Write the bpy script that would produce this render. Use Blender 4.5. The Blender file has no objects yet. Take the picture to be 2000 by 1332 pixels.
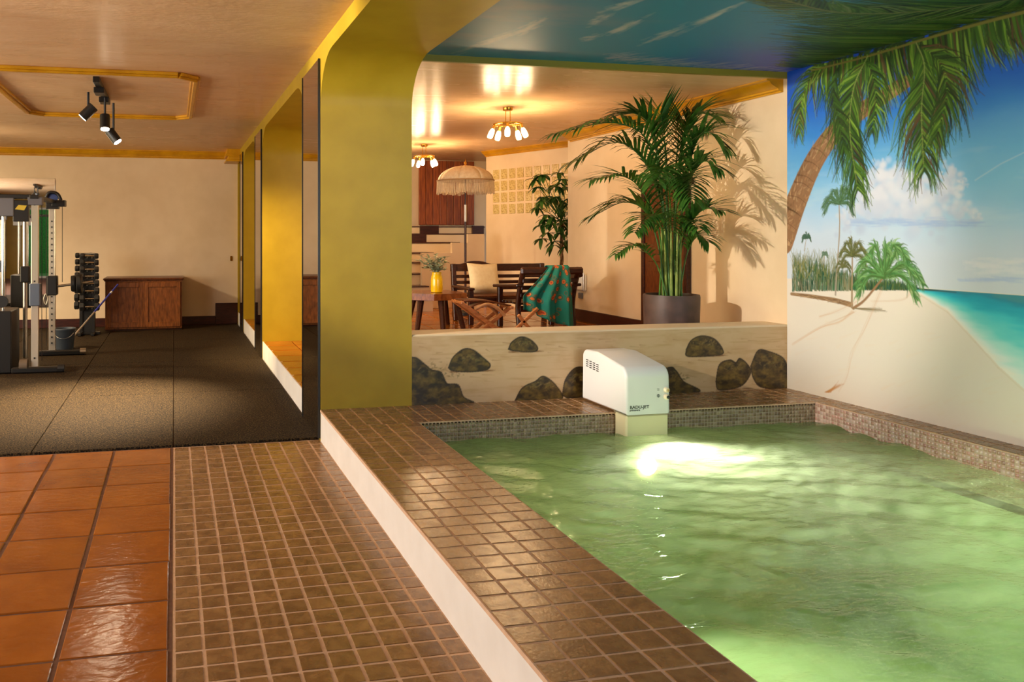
import bpy, bmesh, math, random
import numpy as np
from mathutils import Vector, Matrix
rnd = random.Random(7)
S = 1.38                      # plan units -> metres
# ------------------------------------------------------------------ camera
FPX, CX, HY, EYE = 1530.0, 660.0, 460.0, 1.3
TH = math.atan((CX-340.0)/FPX)
sc = bpy.context.scene
cam = bpy.data.cameras.new('camera'); camo = bpy.data.objects.new('camera', cam)
sc.collection.objects.link(camo); sc.camera = camo
camo.location = (0, 0, EYE*S); camo.rotation_euler = (math.pi/2, 0, -TH)
cam.sensor_width = 36; cam.lens = 36*FPX/2000
cam.shift_x = (1000-CX)/2000; cam.shift_y = -(666-HY)/2000
cam.clip_start = 0.05
# ------------------------------------------------------------------ world, exposure, large lights
w = bpy.data.worlds.new('sky'); sc.world = w; w.use_nodes = True
wn = w.node_tree; bg = wn.nodes['Background']
sky = wn.nodes.new('ShaderNodeTexSky'); sky.sky_type = 'NISHITA'
sky.sun_elevation = math.radians(40); sky.sun_rotation = math.radians(70); sky.sun_disc = False
wn.links.new(sky.outputs['Color'], bg.inputs['Color']); bg.inputs['Strength'].default_value = 0.2
vs = sc.view_settings
vs.view_transform = 'Standard'; vs.look = 'None'; vs.exposure = 0.0; vs.gamma = 1.0; vs.use_curve_mapping = False
sc.cycles.use_denoising = True
sc.cycles.use_adaptive_sampling = True; sc.cycles.adaptive_threshold = .06
sc.cycles.max_bounces = 6; sc.cycles.diffuse_bounces = 4; sc.cycles.glossy_bounces = 3
sc.cycles.transparent_max_bounces = 6; sc.cycles.transmission_bounces = 4
sc.cycles.caustics_reflective = False; sc.cycles.caustics_refractive = False
sc.cycles.sample_clamp_indirect = 6.0
def area_light(name, loc, target, sx, sy, power, col, parent=None):
    d = bpy.data.lights.new(name, 'AREA'); d.shape = 'RECTANGLE'; d.size = sx*S; d.size_y = sy*S
    d.energy = power*S*S; d.color = col
    o = bpy.data.objects.new(name, d); sc.collection.objects.link(o)
    o.location = Vector(loc)*S
    o.rotation_euler = (Vector(target)-Vector(loc)).to_track_quat('-Z', 'Y').to_euler()
    return o
def spot_light(name, loc, target, power, col, deg, blend=.5, rad=.03):
    d = bpy.data.lights.new(name, 'SPOT'); d.energy = power*S*S; d.color = col
    d.spot_size = math.radians(deg); d.spot_blend = blend; d.shadow_soft_size = rad*S
    o = bpy.data.objects.new(name, d); sc.collection.objects.link(o)
    o.location = Vector(loc)*S
    o.rotation_euler = (Vector(target)-Vector(loc)).to_track_quat('-Z', 'Y').to_euler()
    return o
def point_light(name, loc, power, col, rad=.05):
    d = bpy.data.lights.new(name, 'POINT'); d.energy = power*S*S; d.color = col; d.shadow_soft_size = rad*S
    o = bpy.data.objects.new(name, d); sc.collection.objects.link(o); o.location = Vector(loc)*S
    return o
WARM = (1.0, .68, .36); WARM2 = (1.0, .78, .52); DAY = (1.0, .97, .92)
# area lights for daylight at assumed, unseen rear and left windows
area_light('daylight_pool_window', (2.75, -2.0, 1.45), (2.75, 3, 1.0), 2.3, 1.6, 62, (.93, .97, 1.0))
area_light('daylight_side_window', (-5.1, 3.4, 1.35), (0, 3.4, 1.2), 3.6, 1.7, 215, (1.0, .96, .91))
area_light('gym_warm_fill', (-5.1, 7.3, 1.35), (0, 7.5, 1.3), 3.4, 1.7, 165, (1.0, .76, .42))  # warm fill added to brighten the gym, placed at an assumed opening

# ------------------------------------------------------------------ measuring: photograph pixel -> point in the room
cs, sn = math.cos(TH), math.sin(TH)
def ray(x, y):
    u = (x-CX)/FPX; v = (HY-y)/FPX
    return np.array((u*cs+sn, -u*sn+cs, v))
def at_Y(x, y, Y): r = ray(x, y); k = Y/r[1]; return (r[0]*k, Y, EYE+r[2]*k)
def at_X(x, y, X): r = ray(x, y); k = X/r[0]; return (X, r[1]*k, EYE+r[2]*k)
def at_z(x, y, z): r = ray(x, y); k = (z-EYE)/r[2]; return (r[0]*k, r[1]*k, z)

# ------------------------------------------------------------------ materials
def lin(c):
    c = np.asarray(c, float)/255.0
    return np.where(c <= .04045, c/12.92, ((c+.055)/1.055)**2.4)
def L4(c): l = lin(c); return (float(l[0]), float(l[1]), float(l[2]), 1.0)
MATS = {}
def mat(name, c1, c2=None, rough=.6, scale=8, detail=4, bump=0, bscale=40, metal=0, spec=.5, coat=0,
        stretch=(1, 1, 1), vary=0, emit=None, estr=0, contrast=(.35, .65), rough2=None, bstretch=None):
    if name in MATS: return MATS[name]
    m = bpy.data.materials.new(name); m.use_nodes = True; nt = m.node_tree; N = nt.nodes; Lk = nt.links
    p = N['Principled BSDF']
    p.inputs['Roughness'].default_value = rough; p.inputs['Metallic'].default_value = metal
    p.inputs['Specular IOR Level'].default_value = spec; p.inputs['Coat Weight'].default_value = coat
    p.inputs['Coat Roughness'].default_value = .12
    p.inputs['Base Color'].default_value = L4(c1)
    tc = N.new('ShaderNodeTexCoord')
    out = None
    if c2 is not None:
        mp = N.new('ShaderNodeMapping'); mp.inputs['Scale'].default_value = stretch
        Lk.new(tc.outputs['Object'], mp.inputs['Vector'])
        nz = N.new('ShaderNodeTexNoise'); nz.inputs['Scale'].default_value = scale; nz.inputs['Detail'].default_value = detail
        src = mp.outputs['Vector']
        if vary:
            oi = N.new('ShaderNodeObjectInfo'); ad = N.new('ShaderNodeVectorMath'); ad.operation = 'ADD'
            ml = N.new('ShaderNodeMath'); ml.operation = 'MULTIPLY'; ml.inputs[1].default_value = 37.0
            Lk.new(oi.outputs['Random'], ml.inputs[0]); Lk.new(src, ad.inputs[0]); Lk.new(ml.outputs[0], ad.inputs[1]); src = ad.outputs[0]
        Lk.new(src, nz.inputs['Vector'])
        cr = N.new('ShaderNodeValToRGB'); cr.color_ramp.elements[0].position = contrast[0]; cr.color_ramp.elements[1].position = contrast[1]
        cr.color_ramp.elements[0].color = L4(c1); cr.color_ramp.elements[1].color = L4(c2)
        Lk.new(nz.outputs['Fac'], cr.inputs['Fac']); out = cr.outputs['Color']
        if rough2 is not None:
            mr = N.new('ShaderNodeMapRange'); mr.inputs['To Min'].default_value = rough; mr.inputs['To Max'].default_value = rough2
            Lk.new(nz.outputs['Fac'], mr.inputs['Value']); Lk.new(mr.outputs['Result'], p.inputs['Roughness'])
    if vary:
        hs = N.new('ShaderNodeHueSaturation'); oi2 = N.new('ShaderNodeObjectInfo')
        mr2 = N.new('ShaderNodeMapRange'); mr2.inputs['To Min'].default_value = 1-vary; mr2.inputs['To Max'].default_value = 1+vary
        Lk.new(oi2.outputs['Random'], mr2.inputs['Value']); Lk.new(mr2.outputs['Result'], hs.inputs['Value'])
        if out: Lk.new(out, hs.inputs['Color'])
        else: hs.inputs['Color'].default_value = L4(c1)
        out = hs.outputs['Color']
    if out: Lk.new(out, p.inputs['Base Color'])
    if bump:
        mb = N.new('ShaderNodeMapping'); mb.inputs['Scale'].default_value = bstretch or stretch
        Lk.new(tc.outputs['Object'], mb.inputs['Vector'])
        nb = N.new('ShaderNodeTexNoise'); nb.inputs['Scale'].default_value = bscale; nb.inputs['Detail'].default_value = 3
        Lk.new(mb.outputs['Vector'], nb.inputs['Vector'])
        bp = N.new('ShaderNodeBump'); bp.inputs['Strength'].default_value = bump; bp.inputs['Distance'].default_value = .01
        Lk.new(nb.outputs['Fac'], bp.inputs['Height']); Lk.new(bp.outputs['Normal'], p.inputs['Normal'])
        if coat: Lk.new(bp.outputs['Normal'], p.inputs['Coat Normal'])
    if emit is not None:
        p.inputs['Emission Color'].default_value = L4(emit); p.inputs['Emission Strength'].default_value = estr
    MATS[name] = m; return m
def paint_mat(name, rough=.45, spec=.4):
    m = bpy.data.materials.new(name); m.use_nodes = True; N = m.node_tree.nodes; p = N['Principled BSDF']
    a = N.new('ShaderNodeAttribute'); a.attribute_name = 'paint'
    m.node_tree.links.new(a.outputs['Color'], p.inputs['Base Color'])
    p.inputs['Roughness'].default_value = rough; p.inputs['Specular IOR Level'].default_value = spec
    MATS[name] = m; return m

YELLOW = mat('yellow_plaster', (178, 150, 32), (168, 140, 24), rough=.42, scale=3, bump=.04, bscale=30)
CREAM = mat('cream_plaster', (236, 214, 180), (230, 207, 171), rough=.55, scale=3, bump=.05, bscale=25)
GYMCEIL = mat('polished_plaster_ceiling', (236, 200, 160), (228, 189, 146), rough=.20, rough2=.32, scale=1.6, detail=6, stretch=(1, 3.5, 1), bump=.25, bscale=12, bstretch=(1, 3, 1), spec=.03)
WHITE = mat('white_paint', (240, 236, 230), (234, 229, 222), rough=.5, scale=6, bump=.05, bscale=30)
GOLD = mat('ochre_moulding', (216, 158, 22), (196, 138, 14), rough=.35, scale=5)
OLIVE = mat('olive_beam_paint', (150, 136, 40), rough=.5)
DARKWOOD = mat('dark_stained_wood', (58, 30, 18), (38, 18, 10), rough=.32, scale=9, stretch=(1, 1, 6), spec=.5)
BASEWOOD = mat('mahogany_skirting', (70, 28, 18), (48, 18, 12), rough=.35, scale=8, stretch=(1, 5, 5))
BENCHWOOD = mat('dark_bench_wood', (74, 34, 18), (46, 20, 11), rough=.32, scale=14, stretch=(1, 4, 4), spec=.5)
MIDWOOD = mat('chestnut_wood', (116, 62, 26), (82, 40, 16), rough=.34, scale=12, stretch=(4, 4, 1))
TABLEWOOD = mat('table_wood', (156, 90, 38), (112, 60, 24), rough=.25, scale=14, stretch=(1, 5, 1), spec=.55)
ORANGEWOOD = mat('light_teak', (206, 138, 80), (176, 108, 56), rough=.38, scale=16, stretch=(1, 1, 4))
PANELWOOD = mat('reddish_plank', (174, 90, 36), (130, 60, 24), rough=.42, scale=6, stretch=(6, 6, .6), vary=.16)
CABWOOD = mat('cabinet_wood', (146, 84, 36), (106, 58, 22), rough=.38, scale=9, stretch=(4, 4, .8))
TERRA = mat('waxed_terracotta', (176, 102, 30), (144, 76, 17), rough=.10, rough2=.22, scale=3.2, detail=6, bump=.26, bscale=13, bstretch=(1, 2.0, 1), spec=.55, vary=.10, contrast=(.3, .7))
TERRAGROUT = mat('dark_grout', (116, 78, 56), (98, 64, 44), rough=.85, scale=30)
BROWNTILE = mat('brown_mosaic_tile', (158, 120, 76), (130, 94, 57), rough=.20, rough2=.34, scale=16, detail=5, bump=.10, bscale=60, spec=.5, vary=.13)
BROWNGROUT = mat('sand_grout', (220, 184, 152), (208, 170, 138), rough=.8, scale=30)
RUBBER = mat('black_rubber_mat', (96, 77, 48), (22, 18, 14), rough=.8, scale=75, detail=3, bump=.4, bscale=120, contrast=(.30, .56), spec=.12)
BLACK = mat('black_steel', (26, 25, 25), rough=.38)
BLACKRUB = mat('black_rubber', (24, 23, 22), rough=.55)
BRIGHTSTEEL = mat('bright_plated_steel', (232, 226, 214), rough=.22, metal=.55)
CHROME = mat('chrome', (225, 222, 216), rough=.09, metal=1)
GREYMET = mat('grey_powder_coat', (104, 104, 110), rough=.4)
STEEL = mat('brushed_steel', (190, 186, 178), rough=.28, metal=1)
BRASS = mat('brass', (214, 166, 70), rough=.22, metal=1)
MIRROR = mat('mirror_glass', (232, 232, 230), rough=.015, metal=1)
BULB = mat('lit_glass_shade', (255, 240, 214), rough=.3, emit=(255, 226, 176), estr=4)
SPOTLENS = mat('lit_spot_lens', (255, 244, 224), rough=.3, emit=(255, 232, 196), estr=130)
POT = mat('brown_clay_pot', (86, 66, 60), (66, 50, 46), rough=.5, scale=8, bump=.1, bscale=20)
SOIL = mat('soil', (50, 36, 26), (30, 22, 16), rough=.95, scale=50, bump=.6, bscale=70)
LEAF = mat('palm_leaf', (80, 130, 46), (46, 92, 32), rough=.38, scale=7, vary=.14)
LEAF2 = mat('money_tree_leaf', (66, 116, 46), (42, 84, 32), rough=.4, scale=8, vary=.2)
STEMG = mat('green_stem', (150, 166, 74), (110, 134, 52), rough=.5, scale=12)
BARK = mat('plant_bark', (138, 104, 66), (98, 70, 42), rough=.8, scale=24, bump=.4, bscale=40)
JETWHITE = mat('white_gelcoat', (232, 232, 230), rough=.28, spec=.5)
JETCREAM = mat('cream_gelcoat', (226, 216, 176), rough=.32)
INK = mat('black_print', (30, 32, 22), rough=.5)
KNOB = mat('ivory_knob', (226, 214, 184), rough=.35)
PLASTER_POOL = mat('pale_green_pool_plaster', (206, 216, 170), (190, 206, 156), rough=.7, scale=3)
CANVAS = mat('cream_canvas', (228, 204, 160), (214, 188, 142), rough=.8, scale=30, bump=.1, bscale=120)
CANVAS2 = mat('pale_canvas', (240, 222, 188), (228, 206, 166), rough=.8, scale=30)
VASEY = mat('yellow_glaze', (252, 208, 10), (246, 196, 6), rough=.18, scale=4, coat=.4)
EUC = mat('eucalyptus_leaf', (212, 220, 190), (156, 176, 140), rough=.55, scale=14, vary=.15)
GLASSB = mat('glass_block', (224, 204, 142), (184, 158, 92), rough=.10, scale=34, detail=3, bump=.8, bscale=46, spec=.8, contrast=(.42, .62))
BUCKETM = mat('grey_bucket_plastic', (66, 74, 82), rough=.45)
BLUEP = mat('blue_plastic', (52, 62, 168), rough=.4)
ALU = mat('aluminium', (206, 200, 190), rough=.35, metal=.8)
PLASTICW = mat('white_plastic', (236, 234, 228), rough=.4)
HEDGE = mat('hedge_leaves', (70, 150, 40), (36, 96, 24), rough=.8, scale=20, bump=.8, bscale=30)
GRASS = mat('garden_grass', (104, 160, 60), (74, 128, 44), rough=.9, scale=12)

# ------------------------------------------------------------------ mesh building
class B:
    def __init__(s): s.v = []; s.f = []; s.M = None
    def add(s, vs, fs):
        o = len(s.v)
        if s.M is not None: vs = [tuple(s.M @ Vector(p)) for p in vs]
        s.v.extend(tuple(map(float, p)) for p in vs); s.f.extend(tuple(i+o for i in f) for f in fs); return s
    def box(s, x0, x1, y0, y1, z0, z1, ch=0.0):
        cx, cy, cz = (x0+x1)/2, (y0+y1)/2, (z0+z1)/2
        return s.obox((cx, cy, cz), (1, 0, 0), (0, 1, 0), (0, 0, 1), abs(x1-x0), abs(y1-y0), abs(z1-z0), ch)
    def obox(s, c, ax, ay, az, lx, ly, lz, ch=0.0):
        c = np.array(c, float); A = [np.array(a, float) for a in (ax, ay, az)]; h = (lx/2, ly/2, lz/2)
        if ch <= 0:
            vs = [c+sx*h[0]*A[0]+sy*h[1]*A[1]+sz*h[2]*A[2] for sz in (-1, 1) for sy in (-1, 1) for sx in (-1, 1)]
            return s.add(vs, [(0, 2, 3, 1), (4, 5, 7, 6), (0, 1, 5, 4), (2, 6, 7, 3), (0, 4, 6, 2), (1, 3, 7, 5)])
        ch = min(ch, min(h)*.9); vs = []; idx = {}
        for sx in (-1, 1):
            for sy in (-1, 1):
                for sz in (-1, 1):
                    sg = (sx, sy, sz)
                    for k in range(3):
                        d = [h[i]*sg[i] if i == k else (h[i]-ch)*sg[i] for i in range(3)]
                        idx[(sx, sy, sz, k)] = len(vs); vs.append(c+d[0]*A[0]+d[1]*A[1]+d[2]*A[2])
        fs = []
        def g(k, a, b, sg, sa, sb):
            t = [0, 0, 0]; t[k] = sg; t[a] = sa; t[b] = sb; return tuple(t)
        for k in range(3):
            a, b = [i for i in range(3) if i != k]
            for sg in (-1, 1):
                fs.append([idx[g(k, a, b, sg, sa, sb)+(k,)] for sa, sb in ((-1, -1), (1, -1), (1, 1), (-1, 1))])
        for k in range(3):
            a, b = [i for i in range(3) if i != k]
            for sa in (-1, 1):
                for sb in (-1, 1):
                    q = [idx[g(k, a, b, -1, sa, sb)+(a,)], idx[g(k, a, b, 1, sa, sb)+(a,)], idx[g(k, a, b, 1, sa, sb)+(b,)], idx[g(k, a, b, -1, sa, sb)+(b,)]]
                    fs.append(q)
        for sx in (-1, 1):
            for sy in (-1, 1):
                for sz in (-1, 1): fs.append([idx[(sx, sy, sz, k)] for k in range(3)])
        return s.add(vs, fs)
    def bar(s, p, q, wd, ht, ch=.004, up=(0, 0, 1)):
        p = np.array(p, float); q = np.array(q, float); d = q-p; l = np.linalg.norm(d); d /= l
        up = np.array(up, float); a = np.cross(d, up)
        if np.linalg.norm(a) < 1e-5: a = np.cross(d, (0, 1, 0))
        a /= np.linalg.norm(a); b = np.cross(a, d)
        return s.obox((p+q)/2, d, a, b, l, wd, ht, ch)
    def tube(s, pts, r, n=10, caps=True):
        P = [np.array(p, float) for p in pts]; R = r if hasattr(r, '__len__') else [r]*len(P)
        T = []
        for i in range(len(P)):
            t = P[min(i+1, len(P)-1)]-P[max(i-1, 0)]; T.append(t/(np.linalg.norm(t)+1e-12))
        a = np.cross(T[0], (0, 0, 1)); a = a if np.linalg.norm(a) > 1e-3 else np.cross(T[0], (0, 1, 0)); a /= np.linalg.norm(a)
        vs = []; fs = []
        for i in range(len(P)):
            a = a-T[i]*np.dot(a, T[i]); a /= np.linalg.norm(a); b = np.cross(T[i], a)
            for k in range(n):
                t = 2*math.pi*k/n; vs.append(P[i]+R[i]*(math.cos(t)*a+math.sin(t)*b))
        for i in range(len(P)-1):
            for k in range(n):
                k2 = (k+1) % n; fs.append((i*n+k, i*n+k2, (i+1)*n+k2, (i+1)*n+k))
        if caps: fs.append(tuple(range(n))[::-1]); fs.append(tuple((len(P)-1)*n+k for k in range(n)))
        return s.add(vs, fs)
    def lathe(s, prof, c=(0, 0, 0), n=32):
        vs = []; fs = []
        for r, z in prof:
            for k in range(n):
                t = 2*math.pi*k/n; vs.append((c[0]+r*math.cos(t), c[1]+r*math.sin(t), c[2]+z))
        for i in range(len(prof)-1):
            for k in range(n):
                k2 = (k+1) % n; fs.append((i*n+k, i*n+k2, (i+1)*n+k2, (i+1)*n+k))
        if prof[0][0] > 1e-6: fs.append(tuple(range(n))[::-1])
        if prof[-1][0] > 1e-6: fs.append(tuple((len(prof)-1)*n+k for k in range(n)))
        return s.add(vs, fs)
    def prism(s, pts, vec):
        n = len(pts); v = np.array(vec, float); vs = [np.array(p, float) for p in pts]; vs = vs+[p+v for p in vs]
        fs = [tuple(range(n))[::-1], tuple(range(n, 2*n))]+[(i, (i+1) % n, n+(i+1) % n, n+i) for i in range(n)]
        return s.add(vs, fs)
    def strip(s, rows):
        n = len(rows[0]); vs = [p for r in rows for p in r]
        return s.add(vs, [(i*n+k, i*n+k+1, (i+1)*n+k+1, (i+1)*n+k) for i in range(len(rows)-1) for k in range(n-1)])
    def build(s, name, m, parent=None, smooth=None, origin=None, fix=True):
        V = np.array(s.v, float)
        if parent is not None: org = np.array(WLOC[parent.name])
        elif origin is not None: org = np.array(origin, float)
        else: org = np.array([(V[:, 0].min()+V[:, 0].max())/2, (V[:, 1].min()+V[:, 1].max())/2, V[:, 2].min()])
        me = bpy.data.meshes.new(name); me.from_pydata([tuple(p) for p in (V-org)*S], [], s.f)
        if fix:
            bm = bmesh.new(); bm.from_mesh(me); bmesh.ops.recalc_face_normals(bm, faces=bm.faces); bm.to_mesh(me); bm.free()
        me.materials.append(m)
        if smooth:
            me.polygons.foreach_set('use_smooth', [True]*len(me.polygons)); me.set_sharp_from_angle(angle=math.radians(smooth))
        o = bpy.data.objects.new(name, me); sc.collection.objects.link(o)
        if parent is not None: o.parent = parent; o.location = (0, 0, 0)
        else: o.location = Vector(org)*S
        WLOC[o.name] = tuple(org)
        return o
WLOC = {}
def tag(o, label, cat, group=None, kind=None):
    o['label'] = label; o['category'] = cat
    if group: o['group'] = group
    if kind: o['kind'] = kind
    return o
def thing(name, loc, label, cat, group=None):
    o = bpy.data.objects.new(name, None); sc.collection.objects.link(o); o.location = Vector(loc)*S
    o.empty_display_size = .1; WLOC[o.name] = tuple(loc); return tag(o, label, cat, group)
def struct(o, label, cat): return tag(o, label, cat, kind='structure')
def clone(o, loc, label=None, parent=None):
    c = o.copy(); sc.collection.objects.link(c); c.parent = parent
    if parent is None: c.location = Vector(loc)*S; WLOC[c.name] = tuple(loc)
    if label: c['label'] = label
    for ch in list(o.children): clone(ch, None, None, c)
    return c
def mesh_from(b, name, m, smooth=None):
    V = np.array(b.v)*S; me = bpy.data.meshes.new(name); me.from_pydata([tuple(p) for p in V], [], b.f)
    bm = bmesh.new(); bm.from_mesh(me); bmesh.ops.recalc_face_normals(bm, faces=bm.faces); bm.to_mesh(me); bm.free()
    me.materials.append(m)
    if smooth:
        me.polygons.foreach_set('use_smooth', [True]*len(me.polygons)); me.set_sharp_from_angle(angle=math.radians(smooth))
    return me
def place(name, me, loc, parent=None, rotz=0, rot=None):
    o = bpy.data.objects.new(name, me); sc.collection.objects.link(o)
    p = np.array(loc, float)
    if parent is not None: o.parent = parent; p = p-np.array(WLOC[parent.name])
    o.location = Vector(p)*S
    o.rotation_euler = rot if rot else (0, 0, rotz); return o
def tile_mesh(name, wd, dp, h, ch, m):
    b = B(); vs = []
    for z, e in ((0, 0), (h-ch, 0), (h, ch)):
        vs += [(-wd/2+e, -dp/2+e, z), (wd/2-e, -dp/2+e, z), (wd/2-e, dp/2-e, z), (-wd/2+e, dp/2-e, z)]
    fs = [(8, 9, 10, 11)]+[(k*4+i, k*4+(i+1) % 4, k*4+4+(i+1) % 4, k*4+4+i) for k in (0, 1) for i in range(4)]
    b.add(vs, fs); return mesh_from(b, name, m)
def catmull(pts, n):
    P = [np.array(p, float) for p in pts]; P = [2*P[0]-P[1]]+P+[2*P[-1]-P[-2]]; out = []
    k = len(P)-3
    for i in range(n+1):
        t = i/n*k; j = min(int(t), k-1); t -= j; a, b_, c, d = P[j:j+4]
        out.append(.5*((2*b_)+(-a+c)*t+(2*a-5*b_+4*c-d)*t*t+(-a+3*b_-3*c+d)*t**3))
    return out

# ------------------------------------------------------------------ key measures of the room
XA, XB = .907, 1.507            # arcade wall faces
YP = 4.868                      # near pier face / half wall front
YBACK, YREAR = 11.5, -2.2
XGL, XR = -5.2, 4.33            # gym left wall, painted right wall
ZG, ZP, ZL = 2.51, 2.48, 2.44   # ceilings: gym, pool, lounge
ZC, ZF = .2, .37                # coping top, lounge floor
PX0, PX1, PY0, PY1 = 1.404, 4.15, -1.2, 4.425   # pool basin
ZW = .08                        # water level

# ------------------------------------------------------------------ structure: arcade
def haunch(y0, z0, y1, z1, flip, n=9):
    out = []
    for i in range(n+1):
        a = math.pi/2*i/n
        if not flip: out.append((y0+(y1-y0)*(1-math.cos(a)), z0+(z1-z0)*math.sin(a)))
        else: out.append((y0+(y1-y0)*math.sin(a), z0+(z1-z0)*(1-math.cos(a))))
    return out
ARCH = [(-.9, YP), (5.52, 8.22), (8.88, 10.5), (10.92, 11.42)]
ZS, ZSP = 2.41, 2.12
prof = [(YREAR, ZG), (YREAR, 0)]
for (a, b_) in ARCH:
    rr = min(.36, (b_-a)*.4)
    prof += [(a, 0)]+haunch(a, ZSP, a+rr, ZS, False)+haunch(b_-rr, ZS, b_, ZSP, True)+[(b_, 0)]
prof += [(YBACK, 0), (YBACK, ZG)]
b = B(); b.prism([(XA, y, z) for y, z in prof], (XB-XA, 0, 0))
struct(b.build('wall_arcade', YELLOW, smooth=30), 'thick yellow arcade wall with rounded arches between gym and pool', 'wall')
for i, (a, b_) in enumerate(ARCH[1:]):
    o = B().box(XA+.004, XA+.03, a, b_, 0, .185).build('trim_%d' % (i+1), WHITE)
    struct(o, ['white painted sill face under the wide middle arch', 'white painted sill face under the far narrow arch', 'white painted sill face under the last arch'][i], 'sill')
    s = B().box(XA+.03, XB, a, b_, 0, .17).build('floor_sill_%s' % ['near', 'middle', 'far'][i], TERRAGROUT)
    struct(s, ['terracotta sill floor in the wide middle arch', 'terracotta sill floor in the far arch', 'terracotta sill floor in the last arch'][i], 'floor')
    ny = max(1, round((b_-a)/.34)); dy = (b_-a)/ny
    me = tile_mesh('sill_tile', .29, dy-.012, .016, .004, TERRA)
    for k in range(ny):
        for j in range(2): place('tile', me, (XA+.155+j*.3, a+(k+.5)*dy, .17), s)
# mirrors on the piers
def pier_mirror(y0, y1, label, grp):
    t = thing('pier_mirror', (XA, (y0+y1)/2, 0), label, 'mirror', grp)
    B().box(XA-.012, XA-.002, y0+.006, y1-.006, .016, 2.42).build('glass', MIRROR, t)
    for yy in (y0, y1): B().box(XA-.016, XA-.001, yy-.006, yy+.006, .016, 2.42).build('edge_strip', BLACK, t)
pier_mirror(YP+.012, 5.51, 'tall mirror on the nearest pier beside the wide olive jamb', 'pier mirrors')
pier_mirror(8.235, 8.865, 'tall narrow mirror on the second pier, between the two yellow arches', 'pier mirrors')
pier_mirror(10.515, 10.905, 'narrow mirror on the farthest pier by the gym back wall', 'pier mirrors')
# walls
def wall(name, x0, x1, y0, y1, z0, z1, m, label):
    return struct(B().box(x0, x1, y0, y1, z0, z1).build(name, m), label, 'wall')
wall('wall_gym_back', XGL-.2, XB, YBACK, YBACK+.2, 0, ZG, CREAM, 'cream plaster back wall of the gym')
b = B()
for y0, y1, z0, z1 in ((YREAR, 1.55, 0, ZG), (1.55, 5.25, 0, .48), (1.55, 5.25, 2.22, ZG), (5.25, 5.55, 0, ZG), (5.55, 9.05, 0, .48), (5.55, 9.05, 2.22, ZG), (9.05, YBACK, 0, ZG)): b.box(XGL-.2, XGL, y0, y1, z0, z1)
struct(b.build('wall_gym_left', CREAM), 'cream left wall of the gym with a long window', 'wall')
b = B()
for k in range(6): b.box(XGL-.14, XGL-.08, 1.55+3.7*k/5-.03, 1.55+3.7*k/5+.03, .48, 2.22)
struct(b.build('window_2', WHITE), 'white framed long window in the left wall of the gym', 'window')
b = B()
for k in range(5): b.box(XGL-.14, XGL-.08, 5.55+3.5*k/4-.03, 5.55+3.5*k/4+.03, .48, 2.22)
struct(b.build('window_3', WHITE), 'white framed window added for the gym fill light, in the left wall beside the cable machine', 'window')  # unseen window, added to go with the warm gym fill
wall('wall_right', XR+.004, XR+.25, YREAR, YP, 0, ZP, CREAM, 'right wall of the pool room behind the painted beach')
wall('wall_lounge_right', XR+.02, XR+.27, YP, 8.04, 0, ZL, CREAM, 'cream lounge wall behind the big potted palm')
wall('wall_lounge_jog', XR+.02, 5.4, 8.04, 8.12, 0, ZL, CREAM, 'short return of the lounge wall')
wall('wall_lounge_left', XB-.002, XB+.01, 11.42, 11.5, 0, ZL, CREAM, 'end strip of lounge wall')
wall('wall_lounge_back', XB, 5.6, 11.32, 11.5, 0, ZL, CREAM, 'cream back wall of the lounge above the stairs')
# rear wall with two glazed openings (behind the camera)
b = B()
xs = [(XGL-.2, -4.4, 0, ZG), (-4.4, -2.8, 2.15, ZG), (-2.8, 1.6, 0, ZG), (1.6, 3.9, 0, .65), (1.6, 3.9, 2.25, ZG), (3.9, XR+.25, 0, ZG)]
for x0, x1, z0, z1 in xs: b.box(x0, x1, YREAR-.2, YREAR, z0, z1)
struct(b.build('wall_rear', YELLOW), 'yellow rear wall with garden door and window', 'wall')
def glazing(name, x0, x1, z0, z1, n, label, cat):
    f = B()
    for k in range(n+1):
        x = x0+(x1-x0)*k/n; f.box(x-.03, x+.03, YREAR-.14, YREAR-.08, z0, z1, .004)
    for z in (z0+.03, z1-.03): f.box(x0, x1, YREAR-.14, YREAR-.08, z-.03, z+.03, .004)
    struct(f.build(name, WHITE), label, cat)
glazing('window_1', 1.6, 3.9, .65, 2.25, 3, 'white framed window behind the pool', 'window')
glazing('door_1', -4.4, -2.8, 0, 2.15, 2, 'white framed garden door', 'door')
tag(B().box(-7, 6, -7.4, -6.6, -.2, 2.6).build('garden_hedge', HEDGE), 'clipped green hedge outside the garden door', 'hedge')
struct(B().box(-9, 8, -9, YREAR-.2, -.3, -.05).build('ground_garden', GRASS), 'lawn outside the rear wall', 'ground')
# ceilings
struct(B().box(XGL-.2, XA, YREAR-.2, YBACK+.2, ZG, ZG+.1).build('ceiling_gym', GYMCEIL), 'polished beige plaster ceiling of the gym', 'ceiling')
struct(B().box(XA, XR+.25, YREAR-.2, YP+.04, ZG, ZG+.1).build('ceiling_pool', CREAM), 'ceiling slab over the pool', 'ceiling')
struct(B().box(XB, 5.6, YP+.03, 11.5, ZL, ZL+.1).build('ceiling_lounge', GYMCEIL), 'polished beige plaster ceiling of the lounge', 'ceiling')
struct(B().box(XB, XR+.02, YP, YP+.03, ZL-.004, ZP).build('trim_beam', OLIVE), 'thin olive beam edge between painted sky and lounge ceiling', 'trim')

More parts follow.
